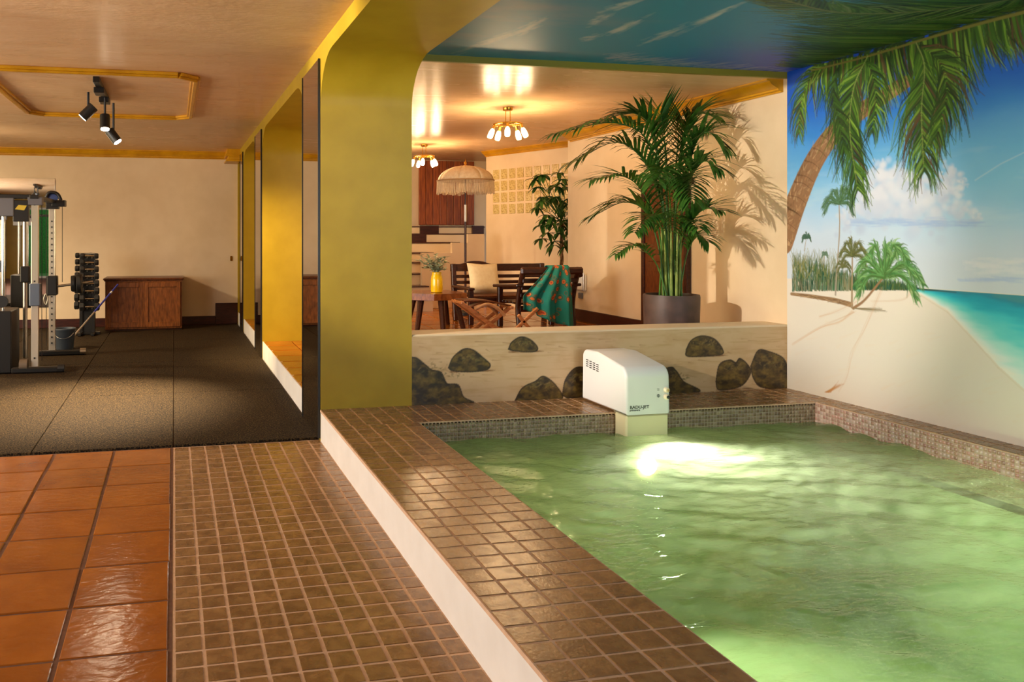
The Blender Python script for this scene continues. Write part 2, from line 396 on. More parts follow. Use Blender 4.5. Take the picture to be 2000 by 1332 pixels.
# ------------------------------------------------------------------ floors
fl = struct(B().box(XGL, -.006, YREAR, 4.905, -.1, .001).build('floor_terracotta', TERRAGROUT), 'waxed terracotta tile floor in the left foreground', 'floor')
TP = .340
me_t = tile_mesh('terracotta_tile', TP-.014, TP-.010, .010, .004, TERRA)
for i in range(7):
    for j in range(12):
        x = -.012-TP/2-i*TP; y = 4.553+TP/2-j*TP
        tl = place('tile', me_t, (x+rnd.uniform(-.002, .002), y, -.005+rnd.uniform(-.0015, .001)), fl, rnd.choice((0, math.pi)))
        tl.rotation_euler[0] = rnd.uniform(-.002, .002); tl.rotation_euler[1] = rnd.uniform(-.002, .002)
fb = struct(B().box(-.006, XA, YREAR, 4.905, -.1, .000).build('floor_mosaic', BROWNGROUT), 'brown mosaic tile walkway beside the white kerb', 'floor')
BP = .0925
me_b = tile_mesh('mosaic_tile', BP-.0125, BP-.0125, .0022, .0008, BROWNTILE)
NC = 10
for i in range(NC):
    for j in range(30):
        wv = rnd.uniform(-.0012, .0012)
        tl = place('tile', me_b, (-.002+BP*(i+.5)+rnd.uniform(-.0012, .0012) if i < NC-1 else .8685, 4.895-BP*(j+.5)+wv, rnd.uniform(-.0008, .0003)), fb, rnd.choice((0, 1, 2, 3))*math.pi/2+rnd.uniform(-.012, .012))
        if i == NC-1: tl.scale = (.80, 1, 1); tl.rotation_euler = (0, 0, 0)
b = B()
for i in range(NC-1):
    for j in range(30, 58):
        x = -.002+BP*(i+.5); y = 4.895-BP*(j+.5); b.box(x-.0415, x+.0415, y-.0415, y+.0415, -.001, .0018)
o = b.build('mosaic_tiles', BROWNTILE, fb); o['kind'] = 'stuff'
# rubber mats in the gym
struct(B().box(XGL, XA, 4.905, YBACK, -.1, -.004).build('floor_gym', TERRAGROUT), 'floor slab under the gym mats', 'floor')
xsm = [.905, -.004, -.83, -1.83, -2.83, -3.83, -5.19]
ysm = [4.915, 6.55, 8.2, 9.85, 11.49]
for i in range(6):
    for j in range(4):
        x1, x0 = xsm[i]-.002, xsm[i+1]+.002; y0, y1 = ysm[j]+.002, ysm[j+1]-.002
        m_ = B().box(x0, x1, y0, y1, -.004, .014+rnd.uniform(-.0005, .0005), .003).build('rubber_mat', RUBBER)
        row = ['nearest the tiles', 'second from the tiles', 'third from the tiles', 'against the back wall'][j]
        col = ['along the mirrored piers', 'in the middle of the gym', 'beside the cable machine', 'under the cable machine', 'far left column', 'along the left wall'][i]
        tag(m_, 'black speckled rubber floor mat %s, %s' % (col, row), 'mat', 'gym floor mats')
# lounge floor
lf = struct(B().box(XB, 5.6, YP+.25, 11.4, 0, ZF-.012).build('floor_lounge', TERRAGROUT), 'raised terracotta floor of the lounge', 'floor')
for i in range(10):
    for j in range(18):
        place('tile', me_t, (1.70+i*TP, 5.30+j*TP, ZF-.0125), lf)

# ------------------------------------------------------------------ pool: kerb, coping, basin, water
struct(B().box(XA, PX0, PY0, YP, 0, .186).build('trim_kerb', WHITE, smooth=None), 'white painted kerb face of the raised pool edge', 'kerb')
CP = .0945
def coping(name, x0, x1, y0, y1, nx, ny, label, jit=.0012):
    s = struct(B().box(x0, x1, y0, y1, .184, .1988).build(name, BROWNGROUT), label, 'coping')
    dx = (x1-x0)/nx; dy = (y1-y0)/ny
    me = tile_mesh(name+'_tile', dx-.0105, dy-.0105, .0024, .0010, BROWNTILE)
    for i in range(nx):
        for j in range(ny):
            place('tile', me, (x0+dx*(i+.5)+rnd.uniform(-jit, jit), y0+dy*(j+.5)+rnd.uniform(-jit, jit), .1985+rnd.uniform(-.0005, .0003)), s, rnd.choice((0, math.pi))+rnd.uniform(-.01, .01))
    return s
coping('coping_left', XA-.004, PX0+.006, .45, PY1-.006, 5, 42, 'brown tiled coping along the left pool edge')
coping('coping_back', XA-.004, XR, PY1-.006, YP-.001, 36, 5, 'brown tiled coping in front of the painted rocks')
coping('coping_right', PX1-.002, XR, .8, PY1-.006, 2, 26, 'narrow brown tiled coping along the beach mural')
struct(B().box(XA, PX0, PY0, .45, .12, .2).build('coping_rear', BROWNTILE), 'rear part of the left pool coping', 'coping')
struct(B().box(PX0, XR, PY1, YP, -.1, .184).build('wall_pool_back_base', PLASTER_POOL), 'masonry under the back coping', 'wall')
struct(B().box(PX1, XR, YREAR, PY1, -.1, .184).build('wall_pool_right_base', PLASTER_POOL), 'masonry under the right coping', 'wall')
struct(B().box(XA+.02, XR, YREAR, PY0, -.1, .2).build('floor_pool_rear', BROWNTILE), 'tiled deck behind the pool', 'floor')
# basin shell (open box)
ZB = -1.0
b = B()
q = [(PX0, PY0), (PX1, PY0), (PX1, PY1), (PX0, PY1)]
b.add([(x, y, ZB) for x, y in q]+[(x, y, .184) for x, y in q], [(0, 1, 2, 3)]+[(i, (i+1) % 4, 4+(i+1) % 4, 4+i) for i in range(4)])
pool = struct(b.build('pool_basin', PLASTER_POOL, fix=False), 'pale green plaster basin of the indoor pool', 'pool')
# mosaic band: real little tiles, one joined part
MP = .0225
def mosaic_band(fn, length, seed):
    r = random.Random(seed); vs = []; fs = []; cols = []
    n = int(length/MP); rows = 11
    pal = [(150, 118, 98), (168, 136, 118), (136, 104, 84), (178, 152, 136), (160, 110, 96), (126, 98, 78), (186, 168, 156)]
    if seed == 1: pal = [(142, 118, 92), (154, 130, 104), (130, 106, 80), (164, 142, 118), (138, 112, 86)]
    if seed == 2: pal = [(176, 142, 128), (190, 160, 148), (164, 128, 114), (196, 172, 162), (180, 136, 124)]
    for i in range(n):
        for j in range(rows):
            a0 = i*MP+.0015; a1 = (i+1)*MP-.0015; z1 = .194-j*MP-.0015; z0 = .194-(j+1)*MP+.0015
            o = len(vs); d = .002
            for e, dd in ((0, 0), (.0016, d)):
                vs += [fn(a0+e, dd, z0+e), fn(a1-e, dd, z0+e), fn(a1-e, dd, z1-e), fn(a0+e, dd, z1-e)]
            f5 = [(o+4, o+5, o+6, o+7)]+[(o+k, o+(k+1) % 4, o+4+(k+1) % 4, o+4+k) for k in range(4)]
            fs += f5; c = lin(r.choice(pal))*r.uniform(.85, 1.12); cols += [c]*8
    return vs, fs, cols
def painted_mesh(name, V, F, cols, m, parent=None, smooth=False):
    org = np.array(WLOC[parent.name]) if parent is not None else np.array(V).mean(0)
    me = bpy.data.meshes.new(name)
    V = (np.array(V, float)-org)*S; F = np.array(F, np.int32)
    me.vertices.add(len(V)); me.vertices.foreach_set('co', V.astype(np.float32).ravel())
    nf, k = F.shape
    me.loops.add(nf*k); me.loops.foreach_set('vertex_index', F.ravel())
    me.polygons.add(nf); me.polygons.foreach_set('loop_start', np.arange(nf, dtype=np.int32)*k)
    me.update(calc_edges=True)
    ca = me.color_attributes.new('paint', 'FLOAT_COLOR', 'POINT')
    c4 = np.ones((len(V), 4), np.float32); c4[:, :3] = np.array(cols).reshape(-1, 3)
    ca.data.foreach_set('color', c4.ravel()); me.materials.append(m)
    if smooth: me.polygons.foreach_set('use_smooth', [True]*nf)
    me.validate()
    o = bpy.data.objects.new(name, me); sc.collection.objects.link(o)
    if parent is not None: o.parent = parent
    else: o.location = Vector(org)*S
    WLOC[o.name] = tuple(org); return o
MOSAIC = paint_mat('glass_mosaic', rough=.25, spec=.5)
BANDG = mat('mosaic_grout', (186, 166, 146), rough=.8)
b = B(); b.box(PX0, PX1, PY1-.004, PY1+.01, -.06, .196); b.box(PX1-.004, PX1+.01, PY0, PY1, -.06, .196); b.box(PX0-.01, PX0+.004, PY0, PY1, -.06, .196)
b.build('waterline_band', BANDG, pool)
V, F, C = [], [], []
for fn, ln, sd in ((lambda a, d, z: (PX0+a, PY1-.004-d, z), PX1-PX0, 1), (lambda a, d, z: (PX1-.004-d, PY1-a, z), 3.9, 2), (lambda a, d, z: (PX0+.004+d, PY1-a, z), 3.9, 3)):
    v, f, c = mosaic_band(fn, ln, sd); o_ = len(V); V += v; F += [tuple(i+o_ for i in q_) for q_ in f]; C += c
o = painted_mesh('mosaic_tiles', V, F, C, MOSAIC, pool); o['kind'] = 'stuff'

def vnoise(shape, cells, seed, octaves=4):
    r = np.random.RandomState(seed); out = np.zeros(shape); amp = 1; tot = 0
    for oc in range(octaves):
        ca, cb = max(2, int(cells[0]*2**oc)), max(2, int(cells[1]*2**oc))
        g = r.rand(ca+2, cb+2); y = np.linspace(0, ca, shape[0]); x = np.linspace(0, cb, shape[1])
        yi = np.floor(y).astype(int); xi = np.floor(x).astype(int); fy = y-yi; fx = x-xi
        fy = fy*fy*(3-2*fy); fx = fx*fx*(3-2*fx)
        a = g[yi][:, xi]; b_ = g[yi][:, xi+1]; c = g[yi+1][:, xi]; d = g[yi+1][:, xi+1]
        out += amp*((a*(1-fx)+b_*fx)*(1-fy)[:, None]+(c*(1-fx)+d*fx)*fy[:, None]); tot += amp; amp *= .5
    return out/tot
# water surface: rippled sheet
nx, ny = 150, 300
gx = np.linspace(PX0+.003, PX1-.007, nx); gy = np.linspace(PY0+.003, PY1-.007, ny)
GX, GY = np.meshgrid(gx, gy)
hh = (vnoise(GX.shape, (34, 12), 3, 3)-.5)*.030+(vnoise(GX.shape, (95, 40), 4, 2)-.5)*.011
hh += .003*np.sin(GX*9+GY*22+6*vnoise(GX.shape, (8, 5), 9, 2))
Vw = np.stack([GX, GY, ZW+hh], -1).reshape(-1, 3)
I = np.arange(nx*ny).reshape(ny, nx)
Fw = np.stack([I[:-1, :-1], I[:-1, 1:], I[1:, 1:], I[1:, :-1]], -1).reshape(-1, 4)
wm = bpy.data.materials.new('pool_water'); wm.use_nodes = True; N = wm.node_tree.nodes; Lk = wm.node_tree.links
for n_ in list(N): N.remove(n_)
out = N.new('ShaderNodeOutputMaterial'); tr = N.new('ShaderNodeBsdfTransparent'); tr.inputs['Color'].default_value = (.56, .82, .60, 1)
tl_ = N.new('ShaderNodeBsdfTranslucent'); tl_.inputs['Color'].default_value = (.70, .88, .64, 1)
gl = N.new('ShaderNodeBsdfGlossy'); gl.inputs['Roughness'].default_value = .04; gl.inputs['Color'].default_value = (.9, .95, .92, 1)
fr = N.new('ShaderNodeFresnel'); fr.inputs['IOR'].default_value = 1.33
m1 = N.new('ShaderNodeMixShader'); m1.inputs[0].default_value = .42; m2 = N.new('ShaderNodeMixShader')
nb = N.new('ShaderNodeTexNoise'); nb.inputs['Scale'].default_value = 13; nb.inputs['Detail'].default_value = 3
tcw = N.new('ShaderNodeTexCoord'); mpw = N.new('ShaderNodeMapping'); mpw.inputs['Scale'].default_value = (1, 2.2, 1)
bpw = N.new('ShaderNodeBump'); bpw.inputs['Strength'].default_value = .45; bpw.inputs['Distance'].default_value = .02
Lk.new(tcw.outputs['Object'], mpw.inputs['Vector']); Lk.new(mpw.outputs['Vector'], nb.inputs['Vector']); Lk.new(nb.outputs['Fac'], bpw.inputs['Height'])
Lk.new(bpw.outputs['Normal'], gl.inputs['Normal']); Lk.new(bpw.outputs['Normal'], fr.inputs['Normal'])
Lk.new(tr.outputs[0], m1.inputs[1]); Lk.new(tl_.outputs[0], m1.inputs[2]); Lk.new(fr.outputs[0], m2.inputs[0])
Lk.new(m1.outputs[0], m2.inputs[1]); Lk.new(gl.outputs[0], m2.inputs[2]); Lk.new(m2.outputs[0], out.inputs['Surface'])
o = painted_mesh('pool_water', Vw, Fw, np.ones((len(Vw), 3)), wm, None, True)
tag(o, 'rippling green water lit from below in the indoor pool', 'water')

# ------------------------------------------------------------------ painted surfaces
class Canvas:                    # a painting on a flat surface, a grid of paint dabs in surface coordinates (metres)
    def __init__(s, a0, a1, b0, b1, res):
        s.a0, s.b0 = a0, b0; s.na = int(round((a1-a0)/res))+1; s.nb = int(round((b1-b0)/res))+1
        s.ra = (a1-a0)/(s.na-1); s.rb = (b1-b0)/(s.nb-1); s.res = res
        s.A, s.Bc = np.meshgrid(np.linspace(a0, a1, s.na), np.linspace(b0, b1, s.nb)); s.c = np.zeros(s.A.shape+(3,))
    def mix(s, mask, col): s.c += mask[..., None]*(np.asarray(col)-s.c)
    def win(s, lo, hi):
        i0 = max(0, int((lo[0]-s.a0)/s.ra)); i1 = min(s.na, int((hi[0]-s.a0)/s.ra)+2)
        j0 = max(0, int((lo[1]-s.b0)/s.rb)); j1 = min(s.nb, int((hi[1]-s.b0)/s.rb)+2)
        return (slice(j0, j1), slice(i0, i1)) if i1 > i0 and j1 > j0 else None
    def stroke(s, pts, w0, w1, col, alpha=1.0):
        P = [np.array(p[:2], float) for p in pts]; n = len(P)-1; wm_ = max(w0, w1)+s.res
        lo = np.min(P, 0)-wm_; hi = np.max(P, 0)+wm_; wi = s.win(lo, hi)
        if wi is None: return
        A = s.A[wi]; Bq = s.Bc[wi]; best = np.full(A.shape, -1e9)
        for i in range(n):
            d = P[i+1]-P[i]; l2 = d@d+1e-12; t = np.clip(((A-P[i][0])*d[0]+(Bq-P[i][1])*d[1])/l2, 0, 1)
            dist = np.hypot(A-P[i][0]-t*d[0], Bq-P[i][1]-t*d[1]); wl = w0+(w1-w0)*(i+t)/n
            best = np.maximum(best, wl-dist)
        m_ = np.clip(best/s.res+.5, 0, 1)*alpha
        s.c[wi] += m_[..., None]*(np.asarray(col)-s.c[wi])
    def blob(s, p, r, col, alpha=1, soft=.5, sq=1.0):
        wi = s.win((p[0]-r, p[1]-r), (p[0]+r, p[1]+r))
        if wi is None: return
        d = np.hypot(s.A[wi]-p[0], (s.Bc[wi]-p[1])/sq)/r; m_ = np.clip((1-d)/soft, 0, 1)*alpha
        s.c[wi] += m_[..., None]*(np.asarray(col)-s.c[wi])
    def polymask(s, P):
        P = np.array(P); inside = np.zeros(s.A.shape, bool); j = len(P)-1
        for i in range(len(P)):
            c = ((P[i, 1] > s.Bc) != (P[j, 1] > s.Bc))
            t = (P[j, 0]-P[i, 0])*(s.Bc-P[i, 1])/(P[j, 1]-P[i, 1]+1e-12)+P[i, 0]
            inside ^= c & (s.A < t); j = i
        return inside
def mural(name, cvs, fn, m, label, cat):
    V, F, C, o_ = [], [], [], 0
    for s in cvs:
        V.append(fn(s.A.ravel(), s.Bc.ravel())); I = np.arange(s.A.size).reshape(s.A.shape)+o_; o_ += s.A.size
        F.append(np.stack([I[:-1, :-1], I[:-1, 1:], I[1:, 1:], I[1:, :-1]], -1).reshape(-1, 4)); C.append(s.c.reshape(-1, 3))
    return tag(painted_mesh(name, np.concatenate(V), np.concatenate(F), np.clip(np.concatenate(C), 0, 1), m), label, cat)
def ramp(x, stops):
    xs_ = [p for p, c in stops]; cs_ = np.array([lin(c) for p, c in stops])
    return np.stack([np.interp(x, xs_, cs_[:, k]) for k in range(3)], -1)
def W(x, y): p = at_X(x, y, XR); return np.array((p[1], p[2]))       # photo pixel -> (Y, z) on the right wall
R2 = random.Random(11)
def leafy_frond(cv, rib, wdt, n, lo=.35, cols=None, side=(1, 1), droop=.5, lw=.006, t0=.05):
    cols = cols or [(32, 66, 22), (52, 96, 26), (74, 118, 32), (104, 142, 44), (26, 50, 20), (88, 128, 60)]
    C_ = catmull(rib, 40)
    for k in range(n):
        t = t0+(1-t0)*k/n; i = min(int(t*40), 39); p = C_[i]+(C_[i+1]-C_[i])*(t*40-i); d = C_[min(i+1, 40)]-C_[i]; d = d/(np.linalg.norm(d)+1e-9)
        nrm = np.array((-d[1], d[0])); l = wdt*(lo+(1-lo)*math.sin(math.pi*min(1, .12+t*.88)))*R2.uniform(.75, 1.1)
        for sg, on in ((1, side[0]), (-1, side[1])):
            if not on: continue
            q1 = p+d*l*.5+nrm*sg*l*.28*on; q2 = p+d*l*.95+nrm*sg*l*.36*on+np.array((0, -droop*l*.5))
            col = lin(R2.choice(cols))*R2.uniform(.8, 1.15); q1 = q1+np.array((R2.gauss(0, l*.06), R2.gauss(0, l*.05))); q2 = q2+np.array((R2.gauss(0, l*.14), R2.gauss(0, l*.10)))
            cv.stroke(catmull([p, q1, q2], 5), lw, lw*.15, col, R2.uniform(.75, 1))
def small_palm(cv, base, crown, r_, n, cols, tw, tcol=(150, 132, 104), mids=None):
    b0, c0 = W(*base), W(*crown)
    cv.stroke(catmull([b0]+([W(*m_) for m_ in mids] if mids else [])+[c0], 8), tw, tw*.6, lin(tcol))
    for k in range(n):
        a = math.radians(-28+236*k/(n-1)+R2.uniform(-9, 9)); r = r_*R2.uniform(.78, 1.08); ex = math.cos(a); ey = math.sin(a)
        # r is in wall metres
        m_ = c0+np.array((-ex*.6*r, ey*.55*r+.28*r)); t_ = c0+np.array((-ex*r, ey*.80*r-.16*r))
        rib = [c0, m_, t_]
        leafy_frond(cv, rib, r*.30, 24, .5, cols, (1, 1), .6, max(r*.028, .0022), 0)
        cv.stroke(catmull(rib, 8), r*.055, r*.012, lin(cols[-1]))
        cv.stroke(catmull([p_+np.array((0, r*.03)) for p_ in rib], 8), r*.02, r*.006, lin(cols[0])*1.25, .8)
def paint_beach(cv, fine):
    A, Z = cv.A, cv.Bc; sh = A.shape
    kx = max(3, int((A.max()-A.min())*4)); kz = max(3, int((Z.max()-Z.min())*6))
    n1 = vnoise(sh, (kz, kx), 5, 5)
    sky = ramp(Z+(n1-.5)*.12, [(.98, (206, 214, 218)), (1.15, (203, 214, 222)), (1.33, (200, 218, 232)), (1.45, (178, 211, 234)), (1.62, (142, 198, 230)), (1.80, (102, 174, 222)), (2.0, (56, 134, 208)), (2.2, (28, 98, 194)), (2.48, (20, 72, 172))])
    # the sky turns teal away from the corner
    tq = np.clip((4.45-A)/1.2, 0, 1)*np.clip((2.05-Z)/.4, 0, 1)*np.clip((Z-1.2)/.3, 0, 1)*.55
    sky = sky*(1-tq[..., None])+lin((118, 190, 214))*tq[..., None]
    cv.c[:] = sky
    # high streaks
    st = np.clip((vnoise(sh, (kz*3, kx), 8, 4)-.56)*4, 0, 1)*np.clip((Z-1.15)/.2, 0, 1)*np.clip((1.9-Z)/.3, 0, 1)
    cv.mix(st*.35, lin((196, 220, 228)))
    if fine:
        rc = random.Random(3)
        # cumulus bank
        CL = [(1715, 330, 18), (1722, 345, 22), (1740, 350, 24), (1760, 342, 20), (1762, 360, 28), (1700, 362, 22), (1690, 385, 26), (1720, 378, 34), (1745, 385, 34), (1776, 352, 14), (1700, 405, 32), (1672, 415, 26), (1730, 408, 36), (1770, 400, 28), (1795, 370, 20), (1790, 360, 16), (1800, 352, 14), (1788, 385, 22), (1815, 400, 26), (1850, 350, 12), (1858, 332, 13), (1862, 345, 15), (1845, 365, 16), (1840, 385, 22), (1865, 375, 14), (1880, 358, 9), (1825, 358, 10), (1835, 345, 8), (1860, 400, 22), (1880, 412, 18), (1905, 425, 12), (1650, 432, 22), (1780, 420, 34), (1830, 424, 30)]
        for x, y, r in CL:
            c = W(x, y)
            for k in range(26):
                q_ = c+np.array((rc.gauss(0, .5), rc.gauss(0, .5)))*r/300; up = (q_[1]-c[1])/(r/300)
                col = np.array((206, 214, 226))+np.array((22, 16, 8))*max(-1, min(1, up+.25*rc.gauss(0, 1)-.15*(q_[0]-c[0])/(r/300)))
                cv.blob(q_, r/300*rc.uniform(.22, .55), lin(np.clip(col, 0, 250)), rc.uniform(.25, .6), .7)
        for k in range(160):
            x = rc.uniform(1650, 1900); y = 434+rc.gauss(0, 4)+(x-1650)*.012
            cv.stroke([W(x, y), W(x+rc.uniform(15, 45), y+rc.gauss(0, 1.5))], .006, .002, lin((160, 188, 222)), .22)
        for k in range(90):
            x = rc.uniform(1880, 2000); y = rc.uniform(505, 535)
            cv.stroke([W(x, y), W(x+rc.uniform(10, 40), y+rc.gauss(0, 2))], .009, .003, lin((222, 224, 226)), .25)
        for k in range(50):
            x = rc.uniform(1870, 1990); y = 545+rc.gauss(0, 2)
            cv.stroke([W(x, y), W(x+30, y+1.5)], .005, .002, lin((176, 196, 220)), .3)
        cv.stroke([W(1905, 352), W(1955, 320), W(2000, 298)], .004, .003, lin((190, 216, 226)), .55)
    # sea and sand
    shore = [W(*p) for p in ((1768, 563), (1800, 574), (1851, 606), (1905, 664), (1950, 714), (2000, 759))]
    shA = np.array([p[0] for p in shore]); shZ = np.array([p[1] for p in shore]); oi = np.argsort(shA)
    # continue the shoreline towards the camera
    sA = np.concatenate([[-2.3, 1.0, 2.4], shA[oi]]); sZ = np.concatenate([[.22, .23, .3], shZ[oi]])
    zs = np.interp(A, sA, sZ)
    sand = ramp(Z+(vnoise(sh, (kz, kx), 21, 4)-.5)*.1, [(.2, (222, 210, 188)), (.5, (219, 211, 193)), (.8, (223, 214, 196)), (1.0, (230, 219, 201))])
    below = np.clip((.992-Z)/.004, 0, 1)*np.ones(sh)
    cv.mix(below, sand)
    for k in range(60 if fine else 0):
        x = R2.uniform(1550, 2000); y = R2.uniform(620, 860); l = R2.uniform(8, 40)
        cv.stroke([W(x, y), W(x+l, y-l*.35+R2.gauss(0, 3))], .010, .003, lin((222, 196, 160)), .10)
    depth = np.clip((Z-zs)/(np.maximum(.986-zs, .02)), 0, 1)
    dn = depth+(vnoise(sh, (kz*5, kx*2), 31, 3)-.5)*.22
    seac = ramp(dn, [(0, (226, 226, 210)), (.12, (206, 226, 216)), (.25, (168, 220, 208)), (.45, (104, 206, 200)), (.65, (60, 190, 196)), (.82, (24, 162, 182)), (.95, (34, 138, 160)), (1.0, (60, 140, 150))])
    seam = ((Z > zs) & (Z < .986) & (A < shore[0][0])).astype(float)
    cv.mix(seam, seac)
    if not fine: return
    # wet sand line
    for i in range(len(shore)-1):
        cv.stroke([shore[i]+np.array((0, -.012)), shore[i+1]+np.array((0, -.012))], .004, .004, lin((204, 194, 164)), .35)
    # far shore
    cv.stroke([W(1776, 561), W(1800, 565), W(1868, 571)], .010, .002, lin((52, 76, 66)))
    # grove
    for k in range(1300):
        x = R2.uniform(1548, 1790); top = np.interp(x, [1548, 1580, 1625, 1660, 1700, 1750, 1775, 1790], [492, 500, 515, 530, 541, 545, 556, 562])+R2.gauss(0, 5); bot = np.interp(x, [1548, 1700, 1790], [568, 565, 565])+R2.uniform(-3, 1)
        y0 = R2.uniform(top, bot-6); y1 = min(bot, y0+R2.uniform(10, 40))
        f = (y0-top)/(bot-top+1)
        col = R2.choice([(64, 96, 50), (92, 118, 56), (38, 84, 58), (30, 96, 76), (112, 124, 64)]) if f < .45 else R2.choice([(34, 92, 66), (24, 74, 54), (52, 120, 86), (40, 66, 40), (110, 116, 80)])
        cv.stroke([W(x, y1), W(x+R2.gauss(0, 2), y0)], .0048, .0015, lin(col)*.8, .85)
    for k in range(160):
        x = R2.uniform(1548, 1640); y0 = R2.uniform(484, 525)
        cv.stroke([W(x, y0+22), W(x+R2.gauss(0, 7), y0)], .003, .0008, lin(R2.choice([(124, 128, 74), (146, 140, 84), (92, 112, 58)])), .6)
    for k in range(70):
        x = R2.uniform(1550, 1660); cv.stroke([W(x, 568), W(x+R2.gauss(0, 2), R2.uniform(535, 555))], .0022, .0015, lin(R2.choice([(150, 140, 110), (130, 160, 130)])), .6)
    G1 = [(84, 122, 92), (60, 96, 70), (104, 140, 96), (70, 104, 66)]; G2 = [(110, 116, 64), (88, 96, 50), (128, 120, 70), (76, 84, 44)]; G3 = [(84, 138, 74), (108, 160, 92), (60, 116, 58), (132, 172, 104), (72, 110, 52)]
    small_palm(cv, (1571, 490), (1575, 466), .045, 9, [(70, 104, 84), (54, 86, 66)], .0025)
    small_palm(cv, (1609, 520), (1611, 498), .028, 8, [(100, 128, 104), (84, 112, 86)], .002)
    small_palm(cv, (1632, 576), (1639, 398), .128, 10, G1, .006, (162, 148, 128), [(1634, 540), (1640, 450)])
    small_palm(cv, (1650, 560), (1648, 522), .06, 8, G2, .003)
    # fallen trunk
    cv.stroke([W(1546, 574), W(1580, 578), W(1630, 586), W(1662, 595)], .011, .018, lin((150, 118, 84)))
    for k in range(50):
        t = R2.random(); cv.stroke([W(1546+110*t, 573+19*t+R2.uniform(-3, 5)), W(1546+110*t+14, 573+19*t+R2.uniform(-2, 7))], .0018, .001, lin(R2.choice([(98, 72, 48), (186, 154, 116), (120, 90, 60)])), .7)
    small_palm(cv, (1664, 600), (1665, 500), .125, 10, G2, .008, (158, 136, 104))
    small_palm(cv, (1667, 602), (1726, 541), .25, 11, G3, .010, (148, 112, 78), [(1690, 585)])
    for k in range(26): cv.stroke([W(1668, 602), W(R2.uniform(1700, 1735), 606+R2.gauss(0, 2.5))], .0022, .0008, lin((132, 118, 84)), .5)
    # tracks and cracks across the sand
    cr = lin((204, 160, 112))
    for pts, w_, al in (([(1668, 608), (1640, 625), (1600, 640), (1548, 672)], .008, .55), ([(1725, 562), (1690, 640), (1665, 690), (1655, 735), (1638, 765)], .004, .4), ([(1780, 570), (1760, 585), (1700, 590)], .006, .25), ([(1600, 620), (1640, 606), (1690, 580)], .006, .35)):
        for k in range(6):
            cv.stroke(catmull([W(x+R2.gauss(0, 2), y+R2.gauss(0, 2)) for x, y in pts], 14), w_*R2.uniform(.2, .7), w_*.2, cr*R2.uniform(.8, 1.1), al*.5)
    for k in range(14): cv.stroke([W(1618+R2.gauss(0, 4), 766), W(1640+R2.gauss(0, 5), 750+R2.gauss(0, 3))], .004, .001, lin((186, 128, 68)), .5)
    # big leaning palm
    trunk = catmull([W(*p) for p in ((1528, 470), (1556, 392), (1592, 312), (1640, 248), (1700, 205), (1770, 160))], 30)
    n = len(trunk)
    for i in range(n-1):
        t = i/(n-1); wd = .105*(1-t)+.040*t
        cv.stroke([trunk[i], trunk[i+1]], wd, wd*.98, lin((146, 108, 74)))
    for k in range(700):
        t = R2.random(); i = min(int(t*(n-1)), n-2); d = trunk[i+1]-trunk[i]; d = d/np.linalg.norm(d); nr = np.array((-d[1], d[0])); wd = .105*(1-t)+.040*t
        o_ = R2.uniform(-1, 1); p = trunk[i]+nr*o_*wd*.9
        base = np.array((164, 122, 84))-np.array((62, 52, 40))*max(0, -o_)*.9 if R2.random() < .8 else np.array((196, 160, 116))
        ln = R2.uniform(.03, .09); cv.stroke([p, p+d*ln*R2.uniform(.3, 1)+nr*R2.gauss(0, .016)], R2.uniform(.003, .008), .001, lin(np.clip(base*R2.uniform(.75, 1.12), 0, 255)), .55)
    for k in range(16):
        t = k/16+.02; i = min(int(t*(n-1)), n-2); d = trunk[i+1]-trunk[i]; d = d/np.linalg.norm(d); nr = np.array((-d[1], d[0])); wd = .105*(1-t)+.040*t
        p = trunk[i]
        cv.stroke(catmull([p-nr*wd*.95, p+d*wd*.3, p+nr*wd*.9+d*.02], 6), .004, .002, lin((92, 62, 40)), .6)
    # crown: dark mass under the ceiling line, then hanging fronds
    rib = [W(*p) for p in ((2080, 6), (2000, 24), (1900, 50), (1815, 74), (1695, 110), (1585, 138))]
    for k in range(240):
        t = R2.random(); C_ = catmull(rib, 30); i = min(int(t*30), 29); p = C_[i]
        cv.stroke([p+np.array((R2.uniform(-.05, .05), R2.uniform(.0, .08))), p+np.array((R2.uniform(-.02, .14), R2.uniform(-.16, .02)))], .012, .003, lin(R2.choice([(30, 56, 22), (24, 44, 20), (44, 74, 24)])), .9)
    DG = [(26, 52, 20), (36, 68, 22), (48, 86, 24), (30, 44, 22), (62, 98, 30)]
    def hang(x, y, ln, lean, n, sp, cols):
        for k in range(n):
            x0 = x+R2.uniform(-sp, sp); y0 = y-(x0-x)*.24; l = ln*R2.uniform(.6, 1.08)
            cv.stroke(catmull([W(x0, y0), W(x0+lean*.35+R2.gauss(0, 3), y0+l*.5), W(x0+lean+R2.gauss(0, 8), y0+l)], 5), .0075, .001, lin(R2.choice(cols))*R2.uniform(.8, 1.2), .9)
    YG = [(70, 112, 28), (98, 138, 38), (122, 156, 54), (54, 94, 26), (40, 72, 22), (86, 66, 40)]
    for x, ln in ((1990, 90), (1970, 95), (1945, 95), (1920, 85), (1890, 120), (1865, 160), (1840, 190), (1815, 215), (1790, 200), (1760, 120), (1735, 110), (1715, 130), (1690, 130), (1660, 110), (1630, 90), (1605, 95)):
        hang(x, np.interp(x, [1560, 1695, 1815, 2000], [136, 108, 74, 24]), ln, 22 if x > 1700 else -4, 30, 18, DG+YG)
    leafy_frond(cv, [W(*p) for p in ((1620, 126), (1585, 150), (1566, 200), (1561, 262))], .20, 60, .4, YG, (1, 1), .5, .006)
    leafy_frond(cv, [W(*p) for p in ((1790, 84), (1806, 130), (1800, 215), (1806, 335))], .33, 130, .45, DG+YG, (1.1, 1.1), .45, .0065)
    leafy_frond(cv, [W(*p) for p in ((1790, 84), (1835, 120), (1850, 180), (1832, 262))], .26, 70, .4, YG+DG, (1, 1), .5, .006)
